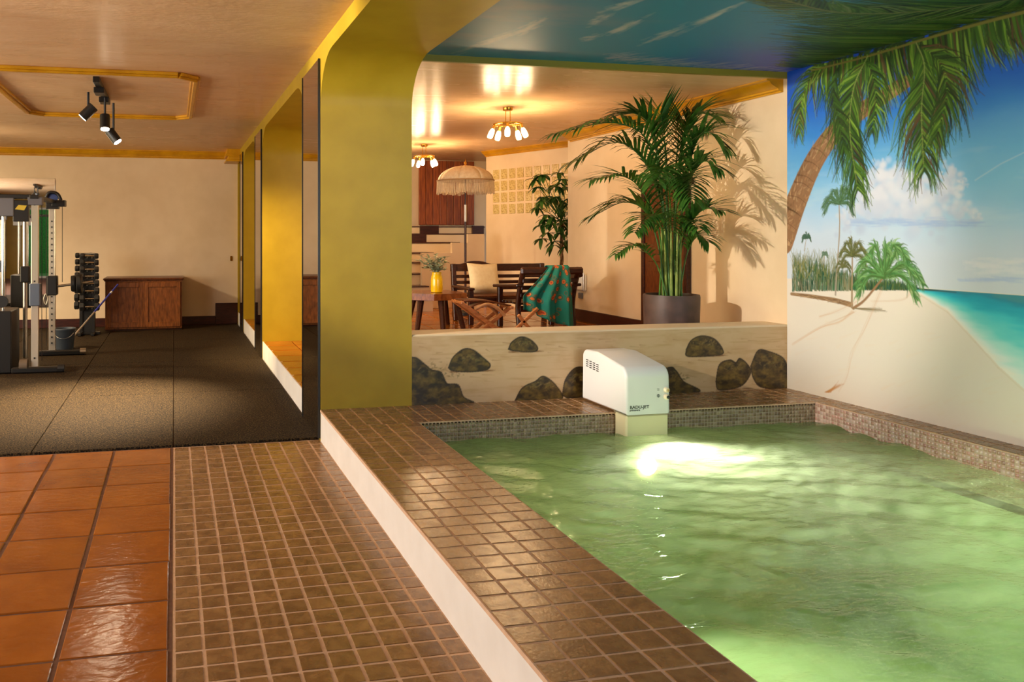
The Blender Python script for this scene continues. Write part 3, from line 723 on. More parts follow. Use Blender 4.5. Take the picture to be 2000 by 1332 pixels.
    leafy_frond(cv, [W(*p) for p in ((1700, 106), (1668, 170), (1660, 255), (1676, 372))], .32, 130, .45, DG+YG, (1, 1), .4, .0065)
    leafy_frond(cv, [W(*p) for p in ((1690, 112), (1706, 150), (1712, 200), (1704, 260))], .2, 60, .4, YG+DG, (1, 1), .5, .006)
    leafy_frond(cv, [W(*p) for p in ((1640, 122), (1628, 180), (1640, 240), (1652, 300))], .18, 50, .4, DG, (1, 1), .5, .006)
    cv.stroke(catmull(rib, 20), .010, .006, lin((112, 108, 44)))
    cv.stroke(catmull([W(*p) for p in ((1695, 110), (1668, 170), (1660, 255), (1674, 360))], 12), .004, .002, lin((140, 156, 80)), .7)
    cv.stroke(catmull([W(*p) for p in ((1790, 84), (1806, 130), (1800, 215), (1804, 320))], 12), .004, .002, lin((140, 156, 80)), .7)
MURAL = paint_mat('mural_paint', rough=.5, spec=.3)
cv = Canvas(2.95, YP, ZC-.005, ZP, .0042); paint_beach(cv, True)
cv2 = Canvas(YREAR, 2.95, ZC-.005, ZP, .03); paint_beach(cv2, False)
for c_ in (cv, cv2): c_.c *= np.array((1.04, 1.08, 1.18))
mural('beach_mural', [cv, cv2], lambda a, z: np.stack([np.full_like(a, XR-.001), a, z], -1), MURAL, 'tropical beach mural with leaning palm painted on the right wall', 'mural')
# painted sky on the pool ceiling (a = X, b = Y)
def Cc(x, y): p = at_z(x, y, ZP); return np.array((p[0], p[1]))
def paint_sky(cv, fine):
    sh = cv.A.shape; A, Y = cv.A, cv.Bc
    n1 = vnoise(sh, (6, 3), 41, 5); n2 = vnoise(sh, (5, 14), 42, 4)
    t = np.clip((A-1.5)/2.83+(n1-.5)*.3, 0, 1)
    base = np.stack([np.interp(t, [0, .35, .7, 1], lin(np.array([(62, 116, 150), (40, 118, 150), (38, 112, 156), (44, 96, 168)]))[:, k]) for k in range(3)], -1)
    cv.c[:] = base
    ind = np.clip((A-3.1)/.9+(n1-.5), 0, 1)*np.clip((Y-3.95)/.5, 0, 1)
    cv.mix(ind*.85, lin((48, 60, 172)))
    cl = np.clip((vnoise(sh, (10, 5), 44, 5)-.55)*4, 0, 1)*np.clip((2.9-A)/.8, 0, 1)
    cv.mix(cl*.45, lin((128, 126, 140)))
    if not fine: return
    rc = random.Random(5)
    for (x, y, dx, dy, n) in ((1030, 55, 26, -14, 50), (1170, 38, 20, -8, 40), (1215, 55, 40, -18, 60), (1215, 10, 40, -12, 50), (1385, 35, 60, -28, 60), (1290, 70, 50, -20, 40), (960, 80, 60, -20, 50), (1150, 75, 20, -6, 30)):
        for k in range(n):
            xx = x+rc.gauss(0, dx*.5); yy = y+(xx-x)*dy/dx+rc.gauss(0, 3)
            cv.stroke([Cc(xx, yy), Cc(xx+dx*.35, yy+dy*.35)], .016, .006, lin((168, 170, 172)), .13)
    for k in range(260):
        x = rc.uniform(1180, 1540); y = 112+(x-1180)*.085+rc.gauss(0, 4)
        cv.stroke([Cc(x, y), Cc(x+26, y-3)], .012, .004, lin((150, 150, 170)), .3)
    # palm fronds spreading from the corner of the painted wall
    DG = [(20, 48, 22), (30, 64, 22), (44, 82, 26), (18, 38, 24), (60, 92, 32), (84, 104, 44)]
    for k in range(950):
        y0 = rc.uniform(2.6, 4.72); x0 = XR+.01-rc.uniform(0, .18); ln = rc.uniform(.55, 1.05)*np.interp(y0, [2.6, 3.4, 3.88, 4.2, 4.43, 4.7], [1.1, 1.0, .80, .50, .30, .14])
        cv.stroke(catmull([(x0, y0), (x0-ln*.55, y0+ln*.10+rc.gauss(0, .01)), (x0-ln, y0+ln*.08+rc.gauss(0, .03))], 5), .012, .002, lin(rc.choice(DG))*rc.uniform(.8, 1.15), .85)
    rib = [Cc(2080, -60), Cc(1990, -6), Cc(1800, 22), Cc(1640, 24), Cc(1515, -4)]
    leafy_frond(cv, rib, .42, 240, .4, DG+[(70, 100, 40), (98, 112, 66)], (1.2, 1.2), .0, .008)
    cv.stroke(catmull(rib, 20), .012, .006, lin((104, 100, 60)), .8)
cv = Canvas(XB, XR, 2.6, YP, .0065); paint_sky(cv, True)
cv2 = Canvas(XB, XR, YREAR, 2.6, .06); paint_sky(cv2, False)
cv.c *= 1.35; cv2.c *= 1.35
mural('sky_mural', [cv, cv2], lambda a, y: np.stack([a, y, np.full_like(a, ZP-.001)], -1), MURAL, 'blue sky mural with thin clouds painted on the pool ceiling', 'mural')
# half wall with painted rocks (a = X, b = z)
HZ = .656
struct(B().box(XB, XR+.02, YP+.003, YP+.25, 0, HZ, .006).build('wall_half', CREAM), 'low half wall between pool and lounge', 'wall')
def H(x, y): p = at_Y(x, y, YP); return np.array((p[0], p[2]))
ROCKS = [[(805, 698), (815, 700), (830, 712), (842, 722), (850, 724), (862, 728), (870, 745), (875, 750), (895, 752), (905, 775), (922, 790), (805, 800)],
 [(876, 718), (885, 698), (905, 682), (925, 684), (945, 700), (957, 712), (950, 722), (920, 726), (885, 724)],
 [(993, 682), (1000, 668), (1018, 658), (1038, 665), (1050, 680), (1040, 687), (1005, 685)],
 [(1005, 784), (1020, 758), (1045, 745), (1062, 735), (1085, 752), (1098, 778), (1060, 784)],
 [(1098, 772), (1105, 740), (1125, 718), (1150, 722), (1175, 750), (1180, 778), (1120, 780)],
 [(1250, 740), (1305, 718), (1320, 724), (1335, 745), (1364, 766), (1250, 775)],
 [(1340, 683), (1350, 665), (1370, 656), (1395, 662), (1411, 682), (1405, 693), (1345, 696)],
 [(1398, 745), (1405, 712), (1425, 703), (1437, 708), (1445, 700), (1460, 712), (1466, 728), (1450, 752), (1420, 761), (1402, 760)],
 [(1466, 715), (1480, 685), (1500, 686), (1530, 700), (1541, 730), (1541, 756), (1490, 757), (1472, 740)]]
cv = Canvas(XB, XR-.002, ZC-.004, HZ-.012, .004); sh = cv.A.shape
cv.c[:] = lin((208, 178, 138)); cv.mix(np.clip((vnoise(sh, (6, 24), 51, 5)-.45)*3, 0, 1)*.6, lin((192, 156, 112)))
cv.mix(np.clip((vnoise(sh, (30, 14), 52, 4)-.56)*5, 0, 1)*.5, lin((186, 150, 104)))
rc = random.Random(9)
for k in range(110):
    x = rc.uniform(810, 1535); y = rc.uniform(655, 780); l = rc.uniform(6, 26)
    cv.stroke([H(x, y), H(x+l, y+rc.gauss(1, 2))], .0045, .001, lin((142, 96, 52)), rc.uniform(.1, .4))
rn = vnoise(sh, (14, 60), 53, 5); rn2 = vnoise(sh, (40, 170), 54, 3)
for poly in ROCKS:
    P = [H(*p) for p in poly]; P = catmull(P+[P[0]], 60)[:-1]
    P = [p for p in P]; c0 = np.mean(P, 0); msk = cv.polymask(P).astype(float)
    for k in range(24):
        a = rc.uniform(min(p[0] for p in P), max(p[0] for p in P)); z = min(p[1] for p in P)
        cv.stroke([(a, z+.004), (a+.05, z+rc.uniform(-.004, .006))], .006, .002, lin((128, 84, 44)), .35)
    tt = np.clip((rn-.35)*2.6, 0, 1)
    col = lin((52, 38, 22))*(1-tt[..., None])+lin((112, 90, 40))*tt[..., None]
    col = col*(0.55+.9*rn2[..., None])
    cv.c += msk[..., None]*(col-cv.c)
    ext = np.ptp(np.array(P), 0)
    for k in range(40):
        ang = rc.uniform(.2, 2.6); rr_ = rc.uniform(.3, .8); p = c0+np.array((math.cos(ang)*ext[0]*.5*rr_, math.sin(ang)*ext[1]*.45*rr_))
        m_ = rc.choice([(124, 104, 54), (96, 92, 48), (140, 116, 70), (44, 32, 20)])
        if cv.win(p, p) is not None: cv.stroke([p, p+np.array((rc.uniform(-.03, .03), rc.uniform(-.02, .01)))], .005, .001, lin(m_), .45)
    for i in range(len(P)): cv.stroke([P[i], P[(i+1) % len(P)]], .0045, .0045, lin((46, 32, 20)), .75)
mural('rock_mural', [cv], lambda a, z: np.stack([a, np.full_like(a, YP-.001), z], -1), paint_mat('rock_mural_paint', rough=.3, spec=.45), 'nine brown rocks on sand painted along the low half wall', 'mural')
# ------------------------------------------------------------------ pool jet unit
JX0, JX1, JY0, JY1 = 2.675, 2.972, 4.28, 4.80
jet = thing('counter_current_unit', (2.82, 4.55, ZC), 'white swim jet housing straddling the pool edge before the painted rocks', 'pool jet')
def rounded_shell(x0, x1, prof, r, nseg=5):
    # prof: closed list of (y, z) outline; sides along X rounded by radius r (inset outline rings)
    b = B(); P = [np.array(p) for p in prof]; n = len(P); c = np.mean(P, 0); rings = []
    for i in range(nseg+1):
        a = math.pi/2*i/nseg; rings.append((x0+r*(1-math.sin(a)), r*(1-math.cos(a))))
    rings = rings[::-1]; rings = [(x, e) for x, e in rings]
    full = [(x, e) for x, e in rings]
    full += [(x1-(x-x0), e) for x, e in rings[::-1]]
    full.sort(key=lambda t: t[0])
    vs = []
    N_ = []
    for k in range(n):
        d = P[(k+1) % n]-P[k-1]; d = d/(np.linalg.norm(d)+1e-9); nr = np.array((-d[1], d[0]))
        if nr@(c-P[k]) < 0: nr = -nr
        N_.append(nr)
    for x, e in full:
        for k in range(n): q_ = P[k]+N_[k]*e; vs.append((x, q_[0], q_[1]))
    fs = [tuple(range(n))[::-1], tuple((len(full)-1)*n+k for k in range(n))]
    for i in range(len(full)-1):
        for k in range(n): fs.append((i*n+k, i*n+(k+1) % n, (i+1)*n+(k+1) % n, (i+1)*n+k))
    return b.add(vs, fs)
def arc(cy, cz, r, a0, a1, n=7): return [(cy+r*math.cos(math.radians(a0+(a1-a0)*i/n)), cz+r*math.sin(math.radians(a0+(a1-a0)*i/n))) for i in range(n+1)]
up = arc(JY1-.05, .495, .05, 0, 80)+[(4.62, .548)]+arc(JY0+.075, .43, .075, 62+50, 180, 8)+[(JY0, .212), (JY1, .212)]
rounded_shell(JX0, JX1, up, .018).build('housing', JETWHITE, jet, smooth=35)
B().box(JX0+.004, JX1-.004, JY0+.006, PY1-.012, -.22, .210, .010).build('immersed_column', JETCREAM, jet)
B().box(JX0-.001, JX1+.001, JY0-.001, PY1-.012, .2085, .2125).build('seam', mat('seam_shadow_gap', (150, 146, 116), rough=.6), jet)
for i in range(4):
    for j in range(4 if i < 3 else 4):
        y = 4.735-i*.042; z = .478-j*.0135-i*.004
        B().box(JX0-.0012, JX0+.002, y-.016, y+.012, z-.003, z+.003).build('vent_slot', INK, jet)
for zc, dark in ((.357, False), (.315, True)):
    k = B().lathe([(.016, 0), (.016, .014), (.013, .020), (.0, .021)], n=20); 
    k.v = [(2.945+x, JY0-z, zc+y) for x, y, z in k.v]
    kb = k.build('knob', KNOB, jet, smooth=40)
    if dark:
        k = B().lathe([(.010, 0), (.010, .005), (.0, .006)], n=16); k.v = [(2.947+x, JY0-.0185-z, zc+y) for x, y, z in k.v]; k.build('knob_cap', BLACK, kb, smooth=40)
    else:
        k = B().lathe([(.008, 0), (.008, .004), (.0, .005)], n=16); k.v = [(2.947+x, JY0-.0185-z, zc+y) for x, y, z in k.v]; k.build('knob_cap', mat('tan_knob_cap', (176, 146, 96), rough=.4), kb, smooth=40)
def ring_icon(cx, cz, r, w_):
    b = B(); pts = [(cx+r*math.cos(t), JY0-.001, cz+r*math.sin(t)) for t in np.linspace(0, 2*math.pi, 17)]; b.tube(pts, w_, 5); return b
ic = ring_icon(2.893, .322, .009, .0014); ic.box(2.8915, 2.8945, JY0-.002, JY0, .315, .329); ic.build('power_symbol', INK, jet)
ic = B(); ic.box(2.884, 2.899, JY0-.002, JY0, .363, .3655); ic.box(2.886, 2.900, JY0-.002, JY0, .355, .3572); ic.build('air_symbol', mat('grey_print', (104, 112, 88), rough=.5), jet)
def lettering(txt, x, z, size, wscale, bold):
    cu = bpy.data.curves.new('lettering', 'FONT'); cu.body = txt; cu.size = size*S; cu.offset = bold*S; cu.extrude = .0004
    tmp = bpy.data.objects.new('lettering_tmp', cu); sc.collection.objects.link(tmp)
    dg = bpy.context.evaluated_depsgraph_get(); me = bpy.data.meshes.new_from_object(tmp.evaluated_get(dg))
    bpy.data.objects.remove(tmp); bpy.data.curves.remove(cu)
    me.transform(Matrix.Scale(wscale, 4, (1, 0, 0))); me.materials.clear(); me.materials.append(INK)
    o = place('lettering', me, (x, JY0-.0006, z), jet, rot=(math.pi/2, 0, 0)); return o
lettering('BADU-JET', 2.700, .250, .026, 1.15, .0006)
lettering('primavera', 2.700, .236, .017, 1.0, .0004)
B().tube([(2.82, JY0+.004, -.10), (2.82, JY0-.012, -.10)], .055, 20).build('underwater_lamp', mat('lit_underwater_lens', (255, 246, 214), emit=(255, 240, 196), estr=30), jet)
spot_light('jet_lamp_light', (2.82, JY0-.03, -.10), (2.95, 1.9, -.55), 215, (1.0, .93, .68), 140, .7, .05)

# ------------------------------------------------------------------ mouldings and skirting
def moulding(name, p, q, out, prof, m, label):
    # prof: (outward, z) outline; run from p to q (x, y)
    p = np.array((p[0], p[1], 0.)); q = np.array((q[0], q[1], 0.)); o_ = np.array((out[0], out[1], 0.)); o_ /= np.linalg.norm(o_)
    b = B().prism([p+o_*a+np.array((0, 0, z)) for a, z in prof], q-p)
    return struct(b.build(name, m, smooth=30), label, 'moulding')
def crown(zt, h, d): return [(0, zt), (d, zt), (d, zt-h*.12), (d*.82, zt-h*.18), (d*.72, zt-h*.40), (d*.45, zt-h*.62), (d*.30, zt-h*.72), (d*.30, zt-h*.84), (d*.14, zt-h*.88), (d*.14, zt-h), (0, zt-h)]
moulding('trim_crown_gym', (XGL, YBACK), (XA, YBACK), (0, -1), crown(ZG, .105, .10), GOLD, 'ochre crown moulding along the gym back wall')
b = B()
for i, (d, z0, z1) in enumerate(((.20, 2.41, 2.44), (.17, 2.36, 2.41), (.20, 2.335, 2.36))): b.box(XA-d, XA, 11.0, 11.42, z0, z1, .004)
b.box(XA-.18, XA, 11.0, 11.42, 2.44, ZG)
struct(b.build('trim_bracket', GOLD), 'stepped ochre corbel at the corner of the gym back wall', 'corbel')
moulding('trim_crown_lounge', (XR+.02, YP+.06), (XR+.02, 8.04), (-1, 0), crown(ZL, .095, .14), GOLD, 'ochre crown moulding on the lounge wall above the palm')
struct(B().box(XGL, XA-.32, YBACK-.02, YBACK, .014, .135, .004).build('baseboard_gym_back', BASEWOOD), 'dark wooden skirting along the gym back wall', 'skirting')
b = B(); b.box(XA-.32, XA, YBACK-.03, YBACK, .014, .32, .004)
struct(b.build('baseboard_gym_corner', BASEWOOD), 'raised dark skirting block at the gym corner', 'skirting')
struct(B().box(XR, XR+.02, YP+.26, 5.96, ZF, ZF+.125, .004).build('baseboard_lounge_near', BASEWOOD), 'dark skirting on the lounge wall before the door', 'skirting')
struct(B().box(XR, XR+.02, 6.66, 8.04, ZF, ZF+.125, .004).build('baseboard_lounge_far', BASEWOOD), 'dark skirting on the lounge wall beyond the door', 'skirting')
# door behind the palm
d = struct(B().box(XR-.006, XR+.02, 6.02, 6.60, ZF, 1.74).build('door_2', MIDWOOD), 'brown panelled wooden door behind the palm', 'door')
for y0, y1 in ((5.97, 6.02), (6.60, 6.65)): B().box(XR-.02, XR+.02, y0, y1, ZF, 1.79, .004).build('door_frame', BENCHWOOD, d)
B().box(XR-.03, XR+.02, 5.93, 6.68, 1.74, 1.80, .005).build('door_lintel', BENCHWOOD, d)
for y0, y1 in ((6.07, 6.28), (6.34, 6.55)):
    for z0, z1 in ((.48, .98), (1.06, 1.66)): B().box(XR-.014, XR-.004, y0, y1, z0, z1, .006).build('door_panel', MIDWOOD, d)
# wall box and socket
o = thing('wall_heater', (XR+.02, 7.93, .68), 'small white wall box with cable above the skirting', 'wall box')
B().box(XR-.02, XR+.02, 7.70, 7.98, .70, .88, .012).build('housing', PLASTICW, o)
B().box(XR-.032, XR-.02, 7.69, 7.71, .71, .90, .003).build('side_rail', ALU, o)
B().box(XR+.0, XR+.02, 7.78, 7.86, .615, .675, .004).build('socket', GREYMET, o)
tag(B().box(.80, .83, YBACK-.014, YBACK, .93, 1.0, .003).build('light_switch', BRASS), 'small brass light switch on the gym back wall', 'switch')
# ceiling frame in the gym
zt = ZG
def octo(x0, x1, y0, y1, c): return [(x0+c, y0), (x1-c, y0), (x1, y0+c), (x1, y1-c), (x1-c, y1), (x0+c, y1), (x0, y1-c), (x0, y0+c)]
t = thing('ceiling_frame', (-.58, 7.0, zt-.03), 'ochre rectangular ceiling moulding with clipped corners round the track light', 'moulding')
oc = octo(-1.38, .16, 5.95, 8.12, .13)
for i in range(8):
    p, q = oc[i], oc[(i+1) % 8]
    b = B().bar((*p, zt-.012), (*q, zt-.012), .075, .024, .005); b.bar((*p, zt-.03), (*q, zt-.03), .035, .02, .006)
    b.build('frame_strip', GOLD, t)

# ------------------------------------------------------------------ track lights
def head(parent, p, direction, lit, ln=.125, r=.042):
    p = np.array(p, float); d = np.array(direction, float); d /= np.linalg.norm(d)
    h_ = B().tube([p-d*ln*.5, p+d*ln*.5], r, 20).build('lamp_head', BLACK, parent, smooth=40)
    B().tube([p+d*ln*.5, p+d*(ln*.5+.004)], r*.82, 18).build('lens', SPOTLENS if lit else GREYMET, h_)
    B().tube([p, (p[0], p[1], zt-.05)], .010, 8).build('stem', BLACK, parent)
    return p+d*(ln*.5+.02)
t = thing('track_light', (-.58, 6.7, zt-.04), 'black three head track spotlight on the gym ceiling', 'track light')
B().box(-.605, -.555, 6.2, 7.25, zt-.045, zt, .004).build('track', BLACK, t)
B().box(-.62, -.54, 6.42, 6.58, zt-.085, zt-.04, .004).build('adapter', BLACK, t)
B().box(-.62, -.54, 6.86, 7.0, zt-.085, zt-.04, .004).build('adapter', BLACK, t)
h1 = head(t, (-.68, 6.62, 2.30), (-.62, .1, -.62), True)
h2 = head(t, (-.57, 6.86, 2.255), (.02, -.25, -.9), True)
h3 = head(t, (-.52, 7.12, 2.17), (.55, -.12, -.75), True)
spot_light('track_spot_left', h1, (-2.6, 7.3, .3), 55, WARM2, 75, .7)
spot_light('track_spot_floor', h2, (-.62, 6.3, 0), 1500, WARM2, 62, 1.0)
spot_light('track_spot_arch', h3, (1.1, 8.1, .75), 480, (1.0, .74, .40), 62, .9)
t2 = clone(t, (-3.2, 3.05, zt-.04), 'black track spotlight added on the ceiling left of the frame, nearest the terracotta floor')  # unseen copy, added as a fitting for the palm shadow lamp
tag(t2, 'black track spotlight added on the ceiling left of the frame, nearest the terracotta floor', 'track light')
spot_light('palm_shadow_spot', (-3.2, 3.40, 2.46), (4.2, 5.45, 1.3), 2500, (1.0, .86, .70), 30, .5, .045)  # unseen lamp inferred from the palm's shadow; its track fitting is added
spot_light('near_floor_fill', (-3.0, 3.4, 2.2), (-.6, 4.0, 0), 26, WARM2, 90, .9)  # added fill for the dark foreground floor
t3 = clone(t, (-3.2, 8.6, zt-.04)); tag(t3, 'black track spotlight added out of view on the ceiling at the left end of the gym', 'track light')  # unseen copy, added to carry the left gym fill
spot_light('left_gym_fill', (-3.2, 8.9, 2.15), (-.9, 11.4, 1.2), 190, WARM2, 110, .9)  # added fill towards the gym back wall
spot_light('left_gym_fill_wide', (-3.1, 8.5, 2.2), (-2.0, 8.5, 0), 200, WARM2, 130, .9)  # added wide fill, aimed down, for general gym brightness

# ------------------------------------------------------------------ chandeliers
def make_chandelier(loc, label):
    x, y, z = loc
    t = thing('chandelier', loc, label, 'chandelier', 'brass ring chandeliers')
    B().lathe([(.0, -.028), (.040, -.028), (.044, -.02), (.044, 0)], (x, y, z), 24).build('ceiling_cup', BRASS, t, smooth=40)
    for s_ in (-.022, .022): B().tube([(x+s_, y, z-.02), (x+s_, y, z-.155)], .0045, 8).build('rod', BRASS, t, smooth=60)
    R_ = .128; zr = z-.150
    B().tube([(x+R_*math.cos(a), y+R_*math.sin(a), zr) for a in np.linspace(0, 2*math.pi, 41)], .008, 8, False).build('ring', BRASS, t, smooth=60)
    B().tube([(x-R_, y, zr), (x+R_, y, zr)], .006, 8).build('cross_bar', BRASS, t, smooth=60)
    for k in range(5):
        a = 2*math.pi*k/5+.5; c_, s_ = math.cos(a), math.sin(a); p = np.array((x+R_*.92*c_, y+R_*.92*s_, zr-.004)); dd = np.array((c_*.42, s_*.42, -1)); dd /= np.linalg.norm(dd)
        arm = B().tube([p, p+dd*.045], .012, 10).build('lamp_holder', BRASS, t, smooth=50)
        q0 = p+dd*.04
        B().tube([q0, q0+dd*.012, q0+dd*.04, q0+dd*.075, q0+dd*.088, q0+dd*.09], [.012, .019, .025, .025, .019, .004], 16).build('glass_shade', BULB, t, smooth=60)
        point_light('chandelier_light', q0+dd*.118, 7.6, WARM, .025)
    return t
make_chandelier((2.91, 6.52, ZL), 'lit brass ring chandelier nearest the half wall')
make_chandelier((3.06, 9.36, ZL), 'lit brass ring chandelier farther back, before the wood panelled wall')

# ------------------------------------------------------------------ lounge back: panelled wall, stairs, glass blocks
t = thing('plank_panel', (4.04, 11.3, 1.46), 'reddish brown vertical plank panel above the stairs', 'panel')
n = 8; x0, x1 = 3.605, 4.49
for k in range(n):
    a = x0+(x1-x0)*k/n; B().box(a+.003, a+(x1-x0)/n-.003, 11.285, 11.31+.006, 1.46, 2.43, .005).build('plank', PANELWOOD, t)
st = thing('staircase', (3.4, 10.2, ZF), 'white risen staircase with dark treads leading up to the plank panel', 'stairs')
ys = [10.90, 10.65, 10.40, 10.15, 9.90, 9.65, 9.42, 9.2]; zs_ = [1.434, 1.329, 1.207, 1.07, .948, .81, .665, .515]
xr = [4.5, 4.22, 3.92, 3.45, 3.34, 3.16, 3.14, 3.12]
for k, (yy, zz) in enumerate(zip(ys, zs_)):
    B().box(2.2, xr[k], yy, yy+.3 if k else 11.3, ZF-.02, zz-.012).build('riser', CREAM, st)
    B().box(2.2, xr[k]+.0, yy-.015, yy+.27 if k else 11.28, zz-.014, zz, .003).build('tread', BASEWOOD, st)
# dark stepped skirting along the back and left
b = B()
for (xa, xb, ya, yb, Y) in ((821, 857, 441, 458, 10.86), (800, 833, 456, 474, 10.62), (923, 945, 441, 457, 10.85)):
    p, q = at_Y(xa, yb, Y), at_Y(xb, ya, Y); b.box(p[0], q[0], Y, Y+.04, p[2], q[2])
    b.build('stepped_skirting', BASEWOOD, st); b = B()
# side wall with stepped top
b = B(); Y = 9.55
pts = []
for (x, y) in ((824, 534), (824, 494), (883, 494), (883, 474), (913, 474), (913, 457), (946, 457)):
    p = at_Y(x, y, Y); pts.append((p[0], Y, p[2]))
pts = [(pts[0][0], Y, ZF)]+pts+[(pts[-1][0], Y, ZF)]
b.prism(pts, (0, .06, 0)); struct(b.build('wall_stair_side', CREAM), 'cream stepped side wall of the staircase', 'wall')
# glass-block window wall (oblique)
G0, G1 = np.array((4.90, 8.17, 0)), np.array((4.165, 10.04, 0)); gd = (G1-G0)/np.linalg.norm(G1-G0); gn = np.array((-gd[1], gd[0], 0)); gn = gn if gn[0] < 0 else -gn
GL = np.linalg.norm(G1-G0)
def gp(a, z, o_=0): p = G0+gd*a+gn*o_; return (p[0], p[1], z)
bz0, bz1 = 1.575, 2.195
def gwall(name, a0, a1, z0, z1, label):
    c = np.array(gp((a0+a1)/2, (z0+z1)/2, -.06)); struct(B().obox(c, gd, gn, (0, 0, 1), a1-a0, .12, z1-z0).build(name, CREAM), label, 'wall')
gwall('wall_glass_lower', 0, GL, ZF-.1, bz0, 'cream wall under the glass blocks'); gwall('wall_glass_upper', 0, GL, bz1, ZL, 'cream wall strip above the glass blocks')
aE = GL-.115
gwall('wall_glass_end', aE, GL, bz0, bz1, 'cream wall end beside the glass blocks')
t = thing('glass_block_window', tuple(gp(aE/2, bz0)), 'window of square glass blocks in the angled lounge wall', 'window')
c = np.array(gp(aE/2, (bz0+bz1)/2, -.052)); B().obox(c, gd, gn, (0, 0, 1), aE, .10, bz1-bz0).build('mortar_grid', CREAM, t)
nc = 13; da = aE/nc; dz = (bz1-bz0)/4
bb = B().obox((0, 0, 0), gd, gn, (0, 0, 1), da-.017, .07, dz-.017, .012); gme = mesh_from(bb, 'glass_block', GLASSB)
for i in range(nc):
    for j in range(4): place('glass_block', gme, gp((i+.5)*da, bz0+(j+.5)*dz, -.03), t)
moulding('trim_crown_glass', tuple(G0[:2]), tuple(G1[:2]), tuple(gn[:2]), crown(ZL, .07, .10), GOLD, 'shaded ochre crown moulding above the glass blocks')

# ------------------------------------------------------------------ plants
def leaf_rows(p0, d, side, length, width, droop, n=4, fold=.25):
    p = np.array(p0, float); d = np.array(d, float); d /= np.linalg.norm(d); rows = []
    side = np.array(side, float); up_ = np.cross(side, d); cur = d.copy()
    for i in range(n+1):
        t = i/n; wv = width*max(.02, math.sin(math.pi*min(1, .15+.85*t))**.7 if t < 1 else .02)*(1-.3*t)
        sd = np.cross(cur, (0, 0, 1.0)); l_ = np.linalg.norm(sd); sd = sd/l_ if l_ > .15 else side
        u = np.cross(sd, cur)
        rows.append([p-sd*wv+u*wv*fold, p.copy(), p+sd*wv+u*wv*fold])
        p = p+cur*length/n; cur = cur+np.array((0, 0, -droop/n)); cur /= np.linalg.norm(cur)
    return rows
def frond(parent, rib, nl, ll, lw=.012, droop=.9, t0=.3, rib_r=.006, spread=.75, seed=0):
    r = random.Random(seed); C_ = catmull(rib, 40); b = B()
    b.tube(C_[::2], [rib_r*(1-.75*i/20) for i in range(21)], 6)
    for k in range(nl):
        t = t0+(1-t0)*(k+.5)/nl; i = min(int(t*40), 39); p = C_[i]+(C_[i+1]-C_[i])*(t*40-i); tan = C_[min(i+1, 40)]-C_[max(0, i-1)]; tan /= np.linalg.norm(tan)
        sd = np.cross(tan, (0, 0, 1.0)); sd = sd/np.linalg.norm(sd) if np.linalg.norm(sd) > .05 else np.array((1., 0, 0))
        upv = np.cross(sd, tan)
        s_ = (t-t0)/(1-t0); L_ = ll*(.45+.65*math.sin(math.pi*(.18+.72*s_)))*r.uniform(.85, 1.1)
        for sg in (1, -1):
            d = tan*(.55+.55*s_)+sd*sg*spread*(1-.35*s_)+upv*r.uniform(.10, .35)
            b.strip(leaf_rows(p, d, sd, L_, lw*r.uniform(.8, 1.1), droop*r.uniform(.6, 1.2)))
    return b
PB = np.array((3.80, 5.42))
def PP(x, y, dY=0.0): return np.array(at_Y(x, y, PB[1]+dY))
palm = thing('potted_palm', (PB[0], PB[1], ZF), 'tall potted kentia palm in a brown pot behind the half wall', 'plant')
pc = PP(1311, 572); pcx = pc[0]
B().lathe([(.15, 0), (.185, .02), (.196, .12), (.203, .30), (.207, .455), (.203, .475), (.190, .475), (.187, .44), (.0, .43)], (pcx, PB[1], ZF), 40).build('pot', POT, palm, smooth=50)
B().lathe([(.186, .432), (.1, .445), (0, .45)], (pcx, PB[1], ZF), 24).build('soil', SOIL, palm, smooth=60)
